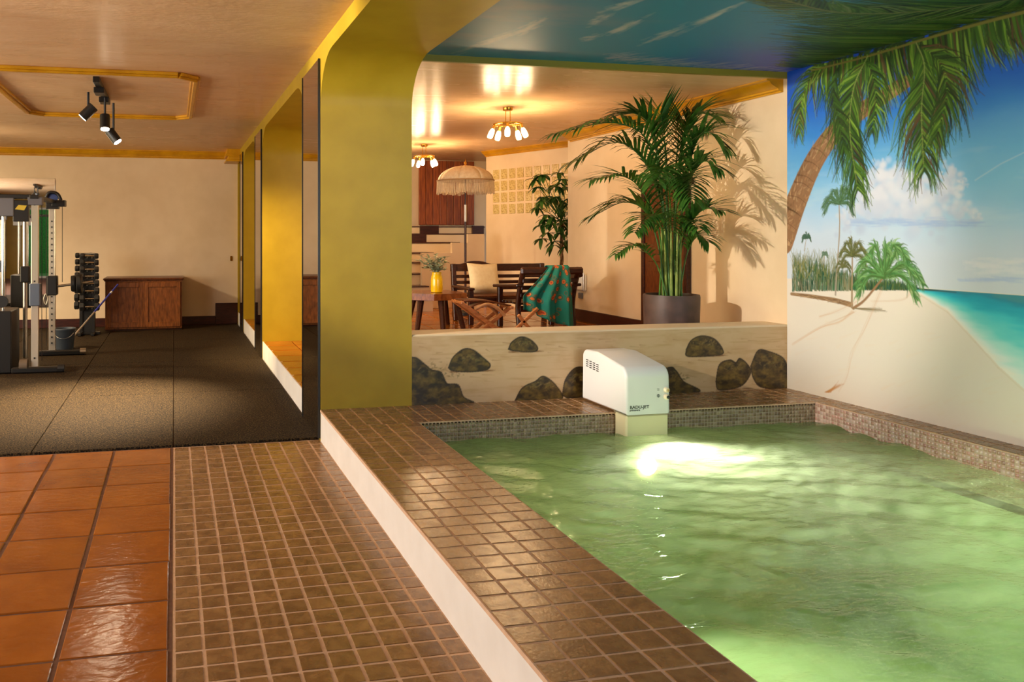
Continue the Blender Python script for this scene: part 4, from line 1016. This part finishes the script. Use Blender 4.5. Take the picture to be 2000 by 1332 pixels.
FR = [  # (control pixels), depth of tip, leaflets, leaflet length
 ([(1306, 560), (1302, 420), (1298, 280), (1290, 168)], -.10, 22, .26, .35),
 ([(1312, 560), (1316, 430), (1322, 300), (1330, 172)], .10, 22, .26, .35),
 ([(1300, 560), (1296, 430), (1272, 285), (1200, 240), (1085, 262)], -.15, 30, .25, 1.3),
 ([(1302, 560), (1298, 440), (1268, 330), (1205, 278), (1118, 318)], .15, 26, .24, 1.3),
 ([(1298, 560), (1290, 470), (1262, 385), (1220, 345), (1160, 352)], -.25, 22, .22, 1.0),
 ([(1298, 565), (1288, 490), (1262, 415), (1218, 395), (1163, 420)], .20, 22, .22, 1.1),
 ([(1300, 568), (1284, 520), (1258, 488), (1232, 480), (1203, 498)], -.2, 16, .13, 1.1),
 ([(1318, 560), (1330, 430), (1352, 300), (1380, 258), (1412, 285)], -.25, 26, .22, 1.2),
 ([(1320, 560), (1330, 440), (1350, 345), (1375, 315), (1402, 330)], -.30, 24, .22, 1.2),
 ([(1318, 562), (1332, 480), (1352, 430), (1378, 408), (1404, 412)], -.3, 24, .20, .8),
 ([(1322, 566), (1338, 510), (1352, 470), (1366, 460), (1382, 474)], -.25, 18, .16, 1.2),
 ([(1316, 560), (1320, 400), (1336, 270), (1362, 222), (1392, 226)], -.05, 24, .22, .9),
 ([(1304, 560), (1296, 400), (1276, 260), (1246, 215), (1214, 212)], .1, 24, .22, .9),
 ([(1310, 560), (1310, 440), (1306, 360), (1296, 330), (1280, 360)], -.75, 26, .22, 1.0),
 ([(1314, 560), (1318, 430), (1330, 360), (1340, 350), (1350, 390)], -.55, 26, .22, 1.0),
 ([(1308, 562), (1300, 480), (1284, 430), (1262, 425), (1240, 455)], -.5, 22, .18, 1.0),
 ([(1318, 562), (1326, 490), (1340, 440), (1352, 432), (1364, 446)], -.45, 22, .17, 1.0),
 ([(1308, 560), (1304, 400), (1300, 290), (1280, 240), (1262, 250)], .55, 24, .24, 1.0),
 ([(1314, 560), (1318, 420), (1328, 300), (1344, 250), (1366, 262)], .35, 24, .24, 1.0),
 ([(1312, 566), (1316, 500), (1318, 440), (1312, 410), (1300, 420)], .6, 20, .18, 1.0),
]
for i, (cp, dep, nl, ll, dr) in enumerate(FR):
    n = len(cp); rib = []
    for k, (x, y) in enumerate(cp):
        f = k/(n-1); base = np.array(PP(x, y, dep*f*f)); 
        if k == 0: base = np.array((pcx+(x-1310)*.006, PB[1]+rnd.uniform(-.05, .05), ZF+.44))
        base[0] = min(base[0], XR-.06); base[2] = min(base[2], 2.24); rib.append(base)
    b = frond(palm, rib, int(nl*1.05), ll*1.25, .0150, dr, .34, .0075, .8, i)
    V = np.array(b.v); V[:, 0] = np.minimum(V[:, 0], XR-.012); V[:, 2] = np.minimum(V[:, 2], ZL-.012); b.v = [tuple(p) for p in V]
    b.build('frond', LEAF, palm, smooth=70, fix=False)
for k in range(9):
    a = k*.7; x = pcx+.055*math.cos(a); y = PB[1]+.05*math.sin(a)
    B().tube(catmull([(x, y, ZF+.42), (x+.01*math.cos(a), y, ZF+.65), (pcx+.075*math.cos(a), PB[1]+.06*math.sin(a), ZF+.98)], 6), [.012, .0115, .011, .010, .009, .008, .006], 8).build('cane', STEMG, palm, smooth=60)
# money tree behind the bench
mt = thing('money_tree', (4.30, 8.30, ZF), 'braided money tree plant before the glass blocks', 'plant')
MB_ = np.array((4.44, 8.48))
def MP_(x, y, dY=0): return np.array(at_Y(x, y, MB_[1]+dY))
base = MP_(1097, 560)
B().lathe([(.10, 0), (.13, .18), (.125, .19), (.115, .17), (0, .165)], (base[0], MB_[1], ZF), 24).build('pot', POT, mt, smooth=50)
for s_ in range(3):
    ph = s_*2.094; pts = []
    for k in range(25):
        z = ZF+.15+(1.10-.15)*k/24; a = ph+k*.62; pts.append((base[0]+.013*math.cos(a), MB_[1]+.013*math.sin(a), z))
    B().tube(pts, .011, 8).build('trunk', BARK, mt, smooth=60)
top = np.array((base[0], MB_[1], ZF+1.10-.37+.37)); top[2] = ZF+1.08
CLU = [(1062, 342), (1092, 338), (1050, 365), (1078, 362), (1105, 365), (1050, 405), (1062, 385), (1088, 385), (1110, 388), (1068, 420), (1095, 408), (1112, 415), (1058, 440), (1080, 438), (1102, 435), (1070, 455), (1112, 448), (1092, 455), (1082, 472), (1108, 470), (1098, 350), (1046, 350)]
CLU += [(x+rnd.uniform(-14, 12), y+rnd.uniform(-16, 16)) for x, y in CLU[4:]]
for i, (x, y) in enumerate(CLU):
    r = random.Random(100+i); dY = r.uniform(-.2, .12); c = MP_(x, y, dY); b = B()
    b.tube(catmull([top+np.array((0, 0, r.uniform(-.02, .06))), (top+c)/2+np.array((0, 0, .02)), c], 6), [.005, .0045, .004, .004, .0035, .003, .003], 6)
    nlf = 6
    for k in range(nlf):
        a = 2*math.pi*k/nlf+r.random(); d = np.array((math.cos(a)*.9, math.sin(a)*.5, r.uniform(-.75, .15))); b.strip(leaf_rows(c, d, (1, 0, 0), r.uniform(.11, .16), r.uniform(.024, .032), 1.1, 4))
    V = np.array(b.v); V[:, 1] = np.maximum(V[:, 1], 8.14); b.v = [tuple(p) for p in V]
    b.build('leaf', LEAF2, mt, smooth=70, fix=False)

# ------------------------------------------------------------------ lounge furniture
# slatted bench facing the pool
bx0, bx1, by0, by1 = 2.99, 4.10, 7.66, 8.16
bn = thing('slatted_bench', (3.5, 7.9, ZF), 'dark wooden slatted bench facing the pool with a cream cushion', 'bench')
for x in (bx0+.03, bx1-.03):
    B().bar((x, by0+.03, ZF), (x, by0+.03, .73), .05, .05, .005).build('leg', BENCHWOOD, bn)
    B().bar((x, by1-.02, ZF), (x, by1+.06, .985), .05, .055, .005, (0, 1, 0)).build('leg', BENCHWOOD, bn)
B().box(bx0, bx1, by0, by0+.03, .59, .655, .005).build('seat_rail', BENCHWOOD, bn)
for k in range(6):
    y = by0+.02+k*.085; B().box(bx0+.02, bx1-.02, y, y+.07, .655, .672, .004).build('seat_slat', MIDWOOD, bn)
for k, z in enumerate((.70, .765, .83)): B().box(bx0+.05, bx1-.05, by1+.0+k*.012, by1+.022+k*.012, z, z+.036, .004).build('back_slat', BENCHWOOD, bn)
b = B(); xm = 3.28
topl = [(bx0, .905), (bx1, .905), (bx1, .985), (xm+.18, .985)]+[(xm+.13*math.cos(a), .99+.028*math.sin(a)) for a in np.linspace(.2, math.pi-.2, 9)]+[(xm-.18, .985), (bx0, .985)]
b.prism([(x, by1+.035, z) for x, z in topl], (0, .035, 0)); b.build('top_rail', BENCHWOOD, bn)
for x in (bx0+.03, bx1-.03): B().box(x-.035, x+.035, by0, by1+.03, .73, .755, .006).build('armrest', BENCHWOOD, bn)
# cushion
def cushion(name, c, ax, az, w_, h_, th, m, label):
    ax = np.array(ax, float); ax /= np.linalg.norm(ax); az = np.array(az, float); az /= np.linalg.norm(az); ay = np.cross(az, ax); n = 14; b = B(); vs = []
    for sg in (-1, 1):
        for i in range(n+1):
            for j in range(n+1):
                u, v = 2*i/n-1, 2*j/n-1; pin = 1-.07*(1-abs(u))*(abs(v)**4)-.0; pinv = 1-.07*(1-abs(v))*(abs(u)**4)
                k = max(0, (1-u**4)*(1-v**4))**.5
                vs.append(np.array(c)+ax*u*w_/2*pinv+az*v*h_/2*pin+ay*sg*th/2*k)
    fs = []
    for s_ in (0, 1):
        o_ = s_*(n+1)**2
        for i in range(n):
            for j in range(n): q_ = (o_+i*(n+1)+j, o_+i*(n+1)+j+1, o_+(i+1)*(n+1)+j+1, o_+(i+1)*(n+1)+j); fs.append(q_ if s_ else q_[::-1])
    b.add(vs, fs); return tag(b.build(name, m, smooth=80), label, 'cushion')
cushion('cushion', (3.30, 8.02, .835), (1, .05, -.03), (0, .35, 1), .36, .34, .13, mat('pale_cushion_cloth', (248, 232, 194), (240, 220, 178), rough=.85, scale=20, bump=.1, bscale=90), 'square cream cushion leaning on the bench back')
# armchair with its slatted back to the camera
cx0, cx1, cy = 3.27, 3.84, 7.02
ch = thing('slatted_armchair', (3.58, 7.25, ZF), 'dark wooden slatted armchair seen from behind with a teal scarf', 'chair')
for x in (cx0, cx1):
    B().tube(catmull([(x, cy+.03, ZF), (x-.004, cy+.06, .60), (x, cy+.02, .80), (x, cy-.06, .985)], 12), .028, 8).build('rear_post', BENCHWOOD, ch, smooth=50)
    B().bar((x, cy+.5, ZF), (x, cy+.5, .78), .05, .05, .006).build('leg', BENCHWOOD, ch)
    B().bar((x+(.02 if x > 3.5 else -.02), cy-.02, .82), (x+(.02 if x > 3.5 else -.02), cy+.56, .785), .075, .03, .008).build('armrest', BENCHWOOD, ch)
B().box(cx0-.035, cx1+.045, cy-.085, cy-.04, .925, .995, .016).build('top_rail', BENCHWOOD, ch)
for z, o_ in ((.845, -.03), (.775, .0), (.705, .02)): B().box(cx0, cx1, cy+o_-.012, cy+o_+.012, z, z+.042, .004).build('back_slat', BENCHWOOD, ch)
for k in range(6): B().box(cx0+.01, cx1-.01, cy+.06+k*.08, cy+.125+k*.08, .625, .645, .004).build('seat_slat', BENCHWOOD, ch)
B().box(cx0, cx1, cy+.03, cy+.06, .56, .62, .005).build('seat_rail', BENCHWOOD, ch)
B().bar((cx1+.03, cy-.05, .93), (cx1+.03, cy+.25, .86), .05, .06, .01).build('side_brace', BENCHWOOD, ch)
# scarf draped over the chair back
sm = bpy.data.materials.new('teal_printed_scarf'); sm.use_nodes = True; N = sm.node_tree.nodes; Lk = sm.node_tree.links; p_ = N['Principled BSDF']; p_.inputs['Roughness'].default_value = .75
tcs = N.new('ShaderNodeTexCoord'); vo = N.new('ShaderNodeTexVoronoi'); vo.inputs['Scale'].default_value = 9
Lk.new(tcs.outputs['UV'], vo.inputs['Vector']); rp = N.new('ShaderNodeValToRGB'); e = rp.color_ramp.elements
e[0].position = 0; e[0].color = L4((150, 40, 24)); e[1].position = 1; e[1].color = L4((10, 132, 118))
for ps, c_ in ((.16, (176, 60, 26)), (.20, (206, 112, 44)), (.30, (196, 104, 48)), (.33, (40, 108, 84)), (.42, (22, 120, 104)), (.46, (120, 96, 60)), (.50, (14, 136, 122))):
    q_ = e.new(ps); q_.color = L4(c_)
Lk.new(vo.outputs['Distance'], rp.inputs['Fac']); Lk.new(rp.outputs['Color'], p_.inputs['Base Color'])
def scarf(xa, xb, ztop, fl, fr_, name_seed):
    r = random.Random(name_seed); n, m_ = 34, 26; b = B(); rows = []; uv = []
    for j in range(m_+1):
        t = j/m_; row = []
        for i in range(n+1):
            s_ = i/n; ln = fl+(fr_-fl)*s_; drop = t*ln; fold = math.sin(s_*21+1.2*math.sin(s_*5))*(.010+.028*t)+math.sin(s_*47)*.005*t
            xx = xa(s_, t); front = cy-.105-.03*math.sin(min(1, t*3)*math.pi/2)-.02*t
            row.append((xx+.01*math.sin(s_*33)*t, front+fold, ztop-.0-drop+.012*math.sin(s_*9)*t))
        rows.append(row)
    back = [[(x, cy-.02, ztop-.12) for x, y, z in rows[0]], [(x, cy-.03, ztop+.006) for x, y, z in rows[0]], [(x, cy-.07, ztop+.012) for x, y, z in rows[0]]]
    rows = back+rows; b.strip(rows); return b, n+1, len(rows)
b, n_, m_ = scarf(lambda s_, t: 3.50-.28*(1-s_)*min(1, t*1.5)+.22*s_+.02*s_*t, None, 1.0, .40, .60, 4)
so = b.build('scarf', sm, smooth=80, fix=False); tag(so, 'teal scarf with orange flowers draped over the armchair back', 'scarf')
uvl = so.data.uv_layers.new(name='UVMap'); uvs = []
for lp in so.data.loops: i = lp.vertex_index; uvs += [(i % n_)/n_*.9, (i//n_)/m_]
uvl.data.foreach_set('uv', uvs)
mo = so.modifiers.new('thickness', 'SOLIDIFY'); mo.thickness = .004
# folding X-leg footstool
fs_ = thing('folding_stool', (3.05, 6.9, ZF), 'light teak folding stool with crossed legs beside the armchair', 'stool')
fy = 6.75
for yy in (fy, fy+.17):
    p = [at_Y(x, y, fy) for x, y in ((899, 590), (1000, 600))]; m_ = at_Y(960, 640, fy)
    xa, za = p[0][0], p[0][2]; xb, zb = p[1][0], p[1][2]; zc_ = m_[2]; xc = m_[0]
    B().bar((xa, yy, za), (xc+(xc-xa)*.45, yy, max(ZF+.012, zc_-.18)), .035, .03, .005, (0, 1, 0)).build('leg', ORANGEWOOD, fs_)
    B().bar((xb, yy+.035, zb), (xc-(xb-xc)*.7, yy+.035, max(ZF+.012, zc_-.18)), .035, .03, .005, (0, 1, 0)).build('leg', ORANGEWOOD, fs_)
    ar = catmull([at_Y(x, y, fy) for x, y in ((926, 604), (948, 594), (968, 600), (984, 616))], 10)
    B().tube([(q_[0], yy-.02, q_[2]) for q_ in ar], .016, 8).build('curved_brace', mat('pale_teak', (200, 150, 104), (176, 124, 78), rough=.4, scale=14), fs_, smooth=60)
for (x, y) in ((902, 591), (998, 600)): 
    q_ = at_Y(x, y, fy); B().bar((q_[0], fy-.03, q_[2]), (q_[0], fy+.24, q_[2]), .03, .025, .005).build('cross_slat', ORANGEWOOD, fs_)
rows = []
for k in range(13):
    t = k/12; q_ = np.array(at_Y(902+96*t, 590+9*t, fy)); q_[2] -= .045*math.sin(math.pi*t)*0; q_[2] += .02*math.sin(math.pi*t); rows.append([(q_[0], fy+.0, q_[2]), (q_[0], fy+.22, q_[2])])
o = B().strip(rows).build('curved_seat', MIDWOOD, fs_, smooth=60, fix=False); md = o.modifiers.new('thickness', 'SOLIDIFY'); md.thickness = .022
# second crossed pair under the scarf
for (xa, ya, xb, yb) in ((1012, 615, 1045, 655), (1050, 602, 1000, 650)):
    p, q_ = at_Y(xa, ya, 6.72), at_Y(xb, yb, 6.72); B().bar(p, q_, .03, .028, .005, (0, 1, 0)).build('leg', ORANGEWOOD, fs_)
# side table
tb = thing('low_table', (2.57, 7.5, ZF), 'low wooden slab table with splayed legs carrying the yellow vase', 'table')
zt2 = .728
pl = [(2.28, 7.62), (2.36, 7.86), (2.80, 7.84), (2.86, 7.55), (2.84, 7.34), (2.48, 7.28), (2.30, 7.42)]
B().prism([(x, y, zt2-.065) for x, y in pl], (0, 0, .065)).build('table_top', TABLEWOOD, tb)
for (x, y, dx, dy) in ((2.40, 7.44, -.06, -.06), (2.58, 7.36, -.01, -.09), (2.76, 7.44, .06, -.06), (2.42, 7.74, -.05, .06), (2.74, 7.72, .06, .06)):
    B().tube([(x+dx, y+dy, ZF), (x, y, zt2-.06)], [.026, .034], 8).build('leg', BENCHWOOD, tb)
# vase and eucalyptus
vx, vy, vz = at_Y(853, 570, 7.5); vz = zt2
v = B().lathe([(.045, 0), (.058, .006), (.060, .03), (.060, .13), (.054, .165), (.046, .185), (.048, .205), (.042, .205), (.040, .18), (0, .05)], (vx, vy, vz), 32).build('vase', VASEY, smooth=50)
tag(v, 'glossy yellow vase on the low table', 'vase')
eu = thing('eucalyptus_bunch', (vx, vy, vz+.19), 'pale green eucalyptus sprigs in the yellow vase', 'plant')
for k, (x, y) in enumerate([(812, 508), (822, 500), (838, 503), (850, 498), (862, 502), (870, 503), (872, 512), (830, 516), (845, 512), (860, 520), (826, 524), (868, 528), (836, 508), (856, 506)]):
    r = random.Random(k+40); tip = np.array(at_Y(x, y, vy+r.uniform(-.1, .1))); st_ = np.array((vx, vy, vz+.18)); b = B()
    rib = catmull([st_, st_*.5+tip*.5+np.array((0, 0, .03)), tip], 10); b.tube(rib, .0025, 5)
    for i in range(2, 11):
        for sg in (1, -1):
            d = np.array((sg*r.uniform(.4, 1), r.uniform(-1, 1), r.uniform(-.1, .8))); b.strip(leaf_rows(rib[i], d, (0, 1, 0), r.uniform(.045, .075), .013, .5, 3))
    b.build('sprig', EUC, eu, smooth=70, fix=False)
# fringed parasol
px_, py_ = at_Y(909, 400, 8.75)[0], 8.75
um = thing('fringed_parasol', (px_, py_, ZF), 'cream fringed garden parasol on a dark pole before the stairs', 'parasol')
def UZ(y): return at_Y(909, y, py_)[2]
B().tube([(px_, py_, ZF), (px_, py_, UZ(400))], .014, 10).build('lower_pole', BENCHWOOD, um, smooth=60)
B().tube([(px_, py_, UZ(433)), (px_, py_, UZ(400))], .0165, 12).build('ferrule', ALU, um, smooth=60)
B().tube([(px_, py_, UZ(402)), (px_, py_, UZ(326))], .010, 10).build('upper_pole', BENCHWOOD, um, smooth=60)
B().lathe([(.16, 0), (.16, .03), (.03, .05), (.02, .10), (0, .1)], (px_, py_, ZF), 24).build('base', BLACK, um, smooth=40)
Rr = 57*py_/cs/FPX*1.0; zr, zt_ = UZ(353), UZ(324)
for g_ in range(8):
    b = B(); rows = []
    for i in range(9):
        t = i/8; row = []
        for j in range(5):
            a = 2*math.pi*(g_+j/4)/8+.2; sag = 1-.05*math.sin(math.pi*j/4)*t; rr_ = Rr*math.sin(t*math.pi/2*.98)*sag; row.append((px_+rr_*math.cos(a), py_+rr_*math.sin(a), zr+(zt_-zr)*math.cos(t*math.pi/2)))
        rows.append(row)
    o = b.strip(rows).build('canopy_panel', CANVAS2, um, smooth=70, fix=False); md = o.modifiers.new('thickness', 'SOLIDIFY'); md.thickness = .004
b = B(); nfr = 150
for k in range(nfr):
    a = 2*math.pi*k/nfr; r0 = Rr*1.0; x, y = px_+r0*math.cos(a), py_+r0*math.sin(a); ln = (zr-UZ(380))*rnd.uniform(.85, 1.0)
    b.tube([(x, y, zr), (x, y, zr-ln*.45), (x+rnd.gauss(0, .002), y+rnd.gauss(0, .002), zr-ln)], [.0025, .0045, .005], 5)
o = b.build('fringe', CANVAS2, um, smooth=60); o['kind'] = 'stuff'
B().tube([(px_+Rr*1.005*math.cos(a), py_+Rr*1.005*math.sin(a), zr) for a in np.linspace(0, 2*math.pi, 49)], .007, 6, False).build('braid_trim', mat('tan_braid', (176, 140, 92), rough=.9), um, smooth=60)
B().lathe([(.022, 0), (.014, .012), (.006, .02), (.016, .035), (.016, .045), (.006, .055), (.003, .085), (0, .086)], (px_, py_, zt_-.004), 16).build('finial', BRASS, um, smooth=60)

# ------------------------------------------------------------------ gym
cab = thing('wooden_cabinet', (-.40, 11.1, .014), 'low brown two door wooden cabinet against the gym back wall', 'cabinet')
X0, X1, Y0, Y1 = -.905, .105, 10.92, 11.46
B().box(X0, X1, Y0, Y1, .035, .70, .005).build('body', CABWOOD, cab)
B().box(X0-.025, X1+.025, Y0-.03, Y1, .70, .725, .006).build('top', MIDWOOD, cab)
B().box(X0-.012, X1+.012, Y0-.012, Y1, .684, .70, .004).build('cornice', MIDWOOD, cab)
B().box(X0, X1, Y0+.03, Y1, .014, .04).build('plinth', BENCHWOOD, cab)
for k in range(2):
    a = X0+.02+k*.495; dr = B().box(a, a+.475, Y0-.012, Y0, .06, .67, .004).build('door', CABWOOD, cab)
    for (x0, x1, z0, z1) in ((a, a+.05, .06, .67), (a+.425, a+.475, .06, .67), (a+.05, a+.425, .60, .67), (a+.05, a+.425, .06, .13)): B().box(x0, x1, Y0-.026, Y0-.010, z0, z1, .005).build('frame_rail', CABWOOD, dr)
B().box(-.42, -.38, Y0-.022, Y0, .06, .68, .004).build('centre_stile', CABWOOD, cab)
# dumbbell tower
dx, dy = -1.10, 10.62
tw = thing('dumbbell_tower', (dx, dy, .014), 'black upright dumbbell rack tower beside the cabinet', 'rack')
for s_ in (-.075, .075): B().box(dx+s_-.022, dx+s_+.022, dy-.04, dy+.05, .03, 1.06, .005).build('upright', BLACK, tw)
B().box(dx-.06, dx+.06, dy-.02, dy+.04, .03, 1.05, .004).build('back_plate', BLACK, tw)
B().box(dx-.10, dx+.10, dy-.05, dy+.06, 1.055, 1.075, .004).build('top_plate', STEEL, tw)
for s_ in (-1, 1): B().bar((dx+s_*.08, dy-.20, .035), (dx+s_*.08, dy+.16, .035), .045, .035, .006).build('foot', BLACK, tw)
B().box(dx-.16, dx+.16, dy-.03, dy+.03, .014, .05, .005).build('base_bar', BLACK, tw)
def make_dumbbell(r, hl, gl_):
    parts = []
    for s_ in (-1, 1):
        b = B().tube([(s_*gl_, 0, 0), (s_*(gl_+.012), 0, 0), (s_*(gl_+hl-.012), 0, 0), (s_*(gl_+hl), 0, 0)], [r*.72, r, r, r*.72], 6); parts.append(('head', mesh_from(b, 'dumbbell_head', BLACKRUB)))
    b = B().tube([(-gl_-.01, 0, 0), (-gl_*.5, 0, 0), (0, 0, 0), (gl_*.5, 0, 0), (gl_+.01, 0, 0)], [.012, .013, .016, .013, .012], 10); parts.append(('handle', mesh_from(b, 'dumbbell_handle', CHROME, 50)))
    return parts
lv = ['topmost', 'second', 'third', 'fourth', 'fifth', 'sixth', 'seventh', 'lowest']
for k in range(8):
    z = 1.035-k*.082-(k*k)*.0016; r = .041+.0025*k; dd = make_dumbbell(r, .052+.002*k, .058)
    for side in (0, 1):
        loc = (dx+.035, dy-.095, z) if side == 0 else (dx-.055, dy+.120, z+.004)
        o = thing('dumbbell', loc, ('black hexagonal dumbbell at the front of the rack tower, %s level' if side == 0 else 'black hexagonal dumbbell at the back left of the rack tower, %s level') % lv[k], 'dumbbell', 'dumbbells on the rack tower')
        for nm, me in dd: place(nm, me, loc, o)
    for s_ in (-1, 1):
        B().box(dx+s_*.03-.006+.035, dx+s_*.03+.006+.035, dy-.11, dy-.03, z-.028, z-.018, .002).build('cradle', STEEL, tw)
# bucket and mop
bxk, byk = -1.21, 9.30
bk = thing('bucket', (bxk, byk, .014), 'grey plastic mop bucket behind the cable machine', 'bucket')
B().lathe([(.088, 0), (.095, .01), (.118, .225), (.124, .23), (.124, .24), (.112, .24), (.09, .02), (0, .02)], (bxk, byk, .014), 32).build('body', BUCKETM, bk, smooth=50)
B().tube(catmull([(bxk-.12, byk, .23), (bxk-.07, byk-.11, .17), (bxk, byk-.135, .15), (bxk+.07, byk-.11, .17), (bxk+.12, byk, .23)], 16), .004, 6).build('wire_handle', STEEL, bk, smooth=60)
mp = thing('mop', (bxk, byk, .03), 'mop with blue and white handle leaning out of the bucket', 'mop')
p0 = np.array((bxk+.005, byk, .05)); p1 = np.array(at_Y(230, 556, 10.55)); pm = p0+(p1-p0)*.52; pa = p0+(p1-p0)*.84
B().tube([p0, pm], .010, 8).build('lower_handle', ALU, mp, smooth=60); B().tube([pm, p1], .011, 8).build('upper_handle', BLUEP, mp, smooth=60)
B().tube([pa, pa+(p1-p0)*.03], .0125, 8).build('joint_ring', PLASTICW, mp, smooth=60)
B().lathe([(.03, .0), (.06, .02), (.05, .06), (.012, .09), (0, .09)], (bxk, byk, .035), 14).build('mop_head', mat('mop_cotton', (196, 190, 176), (170, 164, 150), rough=.95, scale=60, bump=.6, bscale=90), mp)
# wall mirror behind the machine
gm = thing('gym_wall_mirror', (-2.6, YBACK, .4), 'large wall mirror behind the cable machine', 'mirror')
xm1 = at_Y(107, 400, YBACK-.02)[0]; zm1 = at_Y(50, 348, YBACK-.02)[2]
B().box(-3.9, xm1, YBACK-.012, YBACK-.002, .30, zm1, .001).build('glass', MIRROR, gm)
# cable machine
mc = thing('cable_machine', (-1.9, 8.3, .014), 'black and chrome cable crossover machine at the left of the gym', 'gym machine')
YF, YR = 7.80, 8.86; XM = -1.28; ZT = 1.63
def frame_side(xm, sg):   # sg = +1: feet point right
    B().box(xm-.032, xm+.032, YF-.03, YF+.03, .05, ZT, .004).build('upright', BRIGHTSTEEL, mc)
    B().box(xm-.032, xm+.032, YR-.03, YR+.03, .05, ZT, .004).build('upright', BRIGHTSTEEL, mc)
    hb = B()
    for yy in (YF, YR):
        for k in range(22 if yy == YR else 3):
            z = .15+k*(.062 if yy == YR else .72); hb.box(xm-.008, xm+.008, yy-.0325, yy-.0295, z-.008, z+.008)
    o = hb.build('adjustment_holes', BLACKRUB, mc); o['kind'] = 'stuff'
    for yy, l0, l1 in ((YF-.02, -.20, .26), (YR, -.14, .34)):
        B().bar((xm+l0*sg, yy-.03, .045), (xm+l1*sg, yy-.03, .045), .06, .055, .012).build('foot', BLACK, mc)
        B().tube([(xm+(l1-.05)*sg, yy-.03, .052), (xm+(l1+.01)*sg, yy-.03, .052)], .036, 12).build('foot_cap', BLACKRUB if yy < 8 else STEEL, mc)
    B().box(xm-.04, xm+.04, YF-.06, YR+.10, ZT+.015, ZT+.05, .005).build('top_rail', BLACK, mc)
    for yy in (YF, YR): B().box(xm-.06, xm+.07, yy-.045, yy+.045, ZT-.045, ZT+.03, .005).build('corner_plate', GREYMET if yy == YF else BLACK, mc)
    pl_ = B().lathe([(.05, -.012), (.056, -.01), (.05, 0), (.056, .01), (.05, .012)], n=22); pl_.v = [(xm+x*1., YR+.03+z, ZT+.08+y) for x, y, z in pl_.v]; pl_.build('pulley', mat('blue_pulley', (72, 92, 150), rough=.4), mc, smooth=40)
    hd = B().tube(catmull([(xm-.07, YR, ZT+.06), (xm-.03, YR, ZT+.13), (xm+.05, YR, ZT+.12), (xm+.09, YR, ZT+.05)], 10), .018, 8); hd.build('pulley_guard', BLACK, mc, smooth=50)
    B().box(xm+.05*sg-.05, xm+.05*sg+.09, YR-.05, YR+.05, ZT-.02, ZT+.05, .006).build('pulley_arm', BLACK, mc)
    B().box(xm-.045, xm+.05, YF-.05, YF+.05, .64, .85, .008).build('carriage', mat('blue_grey_steel', (108, 120, 138), rough=.35, metal=.3), mc)
    B().box(xm-.05, xm+.055, YR-.055, YR+.055, .66, .87, .01).build('carriage', BLACK, mc)
    for yy, xx in ((YR-.02, xm+.105*sg), (YF, xm+.06), (YR, xm-.06)): B().tube([(xx, yy, .8 if yy == YR-.02 else .12), (xx, yy, ZT)], .0032, 6).build('cable', BLACK, mc)
frame_side(XM, 1)
frame_side(-3.05, -1)
B().box(-3.05, XM, YF-.04, YF+.04, ZT+.015, ZT+.055, .005).build('cross_beam', BLACK, mc)
for xa, xb in ((-1.83, -1.48), (-2.85, -2.5)):
    sh_ = B().box(xa, xb, YF-.06, YF+.34, .02, .60, .01); sh_.build('weight_shroud', BLACK, mc)
    for xx in (xa+.10, xb-.10): B().tube([(xx, YF+.1, .58), (xx, YF+.1, ZT)], .017, 10).build('guide_rod', CHROME, mc, smooth=60)
    B().tube([((xa+xb)/2, YF+.1, .58), ((xa+xb)/2, YF+.1, ZT)], .004, 6).build('cable', BLACK, mc)
    pl_ = B().lathe([(.0, -.014), (.055, -.014), (.055, .014), (0, .014)], n=20); pl_.v = [((xa+xb)/2+.10+x, YF-.09+z, .69+y) for x, y, z in pl_.v]; pl_.build('pulley', BLACKRUB, mc, smooth=40)
    B().box(xa-.02, xb+.02, YF-.055, YF+.0, ZT-.15, ZT+.02, .006).build('name_plate', GREYMET, mc)
    zz = ZT-.04
    B().prism([((xa+xb)/2-.05, YF-.058, zz-.025), ((xa+xb)/2+.03, YF-.058, zz-.025), ((xa+xb)/2+.05, YF-.058, zz+.015), ((xa+xb)/2-.03, YF-.058, zz+.015)], (0, .003, 0)).build('emblem', BLACKRUB, mc)
B().box(-1.47, -1.33, YF-.045, YF+.02, ZT-.20, ZT, .006).build('black_plate', BLACK, mc)
B().prism([(-1.45, YF-.048, ZT-.085), (-1.37, YF-.048, ZT-.095), (-1.345, YF-.048, ZT-.05), (-1.42, YF-.048, ZT-.045)], (0, .003, 0)).build('yellow_emblem', mat('yellow_print', (206, 178, 50), rough=.5), mc)
B().tube([(-1.43, YF+.35, .1), (-1.43, YF+.35, ZT)], .022, 12).build('guide_rod', STEEL, mc, smooth=60)
B().box(-1.47, -1.385, YF+.30, YF+.40, .84, 1.0, .01).build('carriage', BLACKRUB, mc)
B().tube([(-1.41, YF-.03, .09), (-1.34, YF-.03, .09)], .055, 20).build('floor_wheel', mat('rubber_wheel', (104, 88, 70), rough=.6), mc, smooth=40)
# barbell stub with plates at the rear upright
zb_ = .80
B().tube([(XM, YR-.02, zb_-.05), (XM+.42, YR-.02, zb_)], .014, 10).build('bar_sleeve', STEEL, mc, smooth=60)
for xx, rr_, tt_ in ((XM+.20, .088, .04), (XM+.255, .105, .045)):
    B().tube([(xx, YR-.02, zb_-.02), (xx+.006, YR-.02, zb_-.02), (xx+tt_, YR-.02, zb_-.015), (xx+tt_+.006, YR-.02, zb_-.015)], [rr_*.9, rr_, rr_, rr_*.9], 26).build('weight_plate', BLACKRUB, mc, smooth=40)
B().tube(catmull([(XM-.06, YR-.06, .68), (XM-.08, YR-.06, .62), (XM-.06, YR-.06, .56), (XM-.04, YR-.06, .62), (XM-.055, YR-.06, .68)], 16), .006, 6).build('carabiner', STEEL, mc, smooth=60)
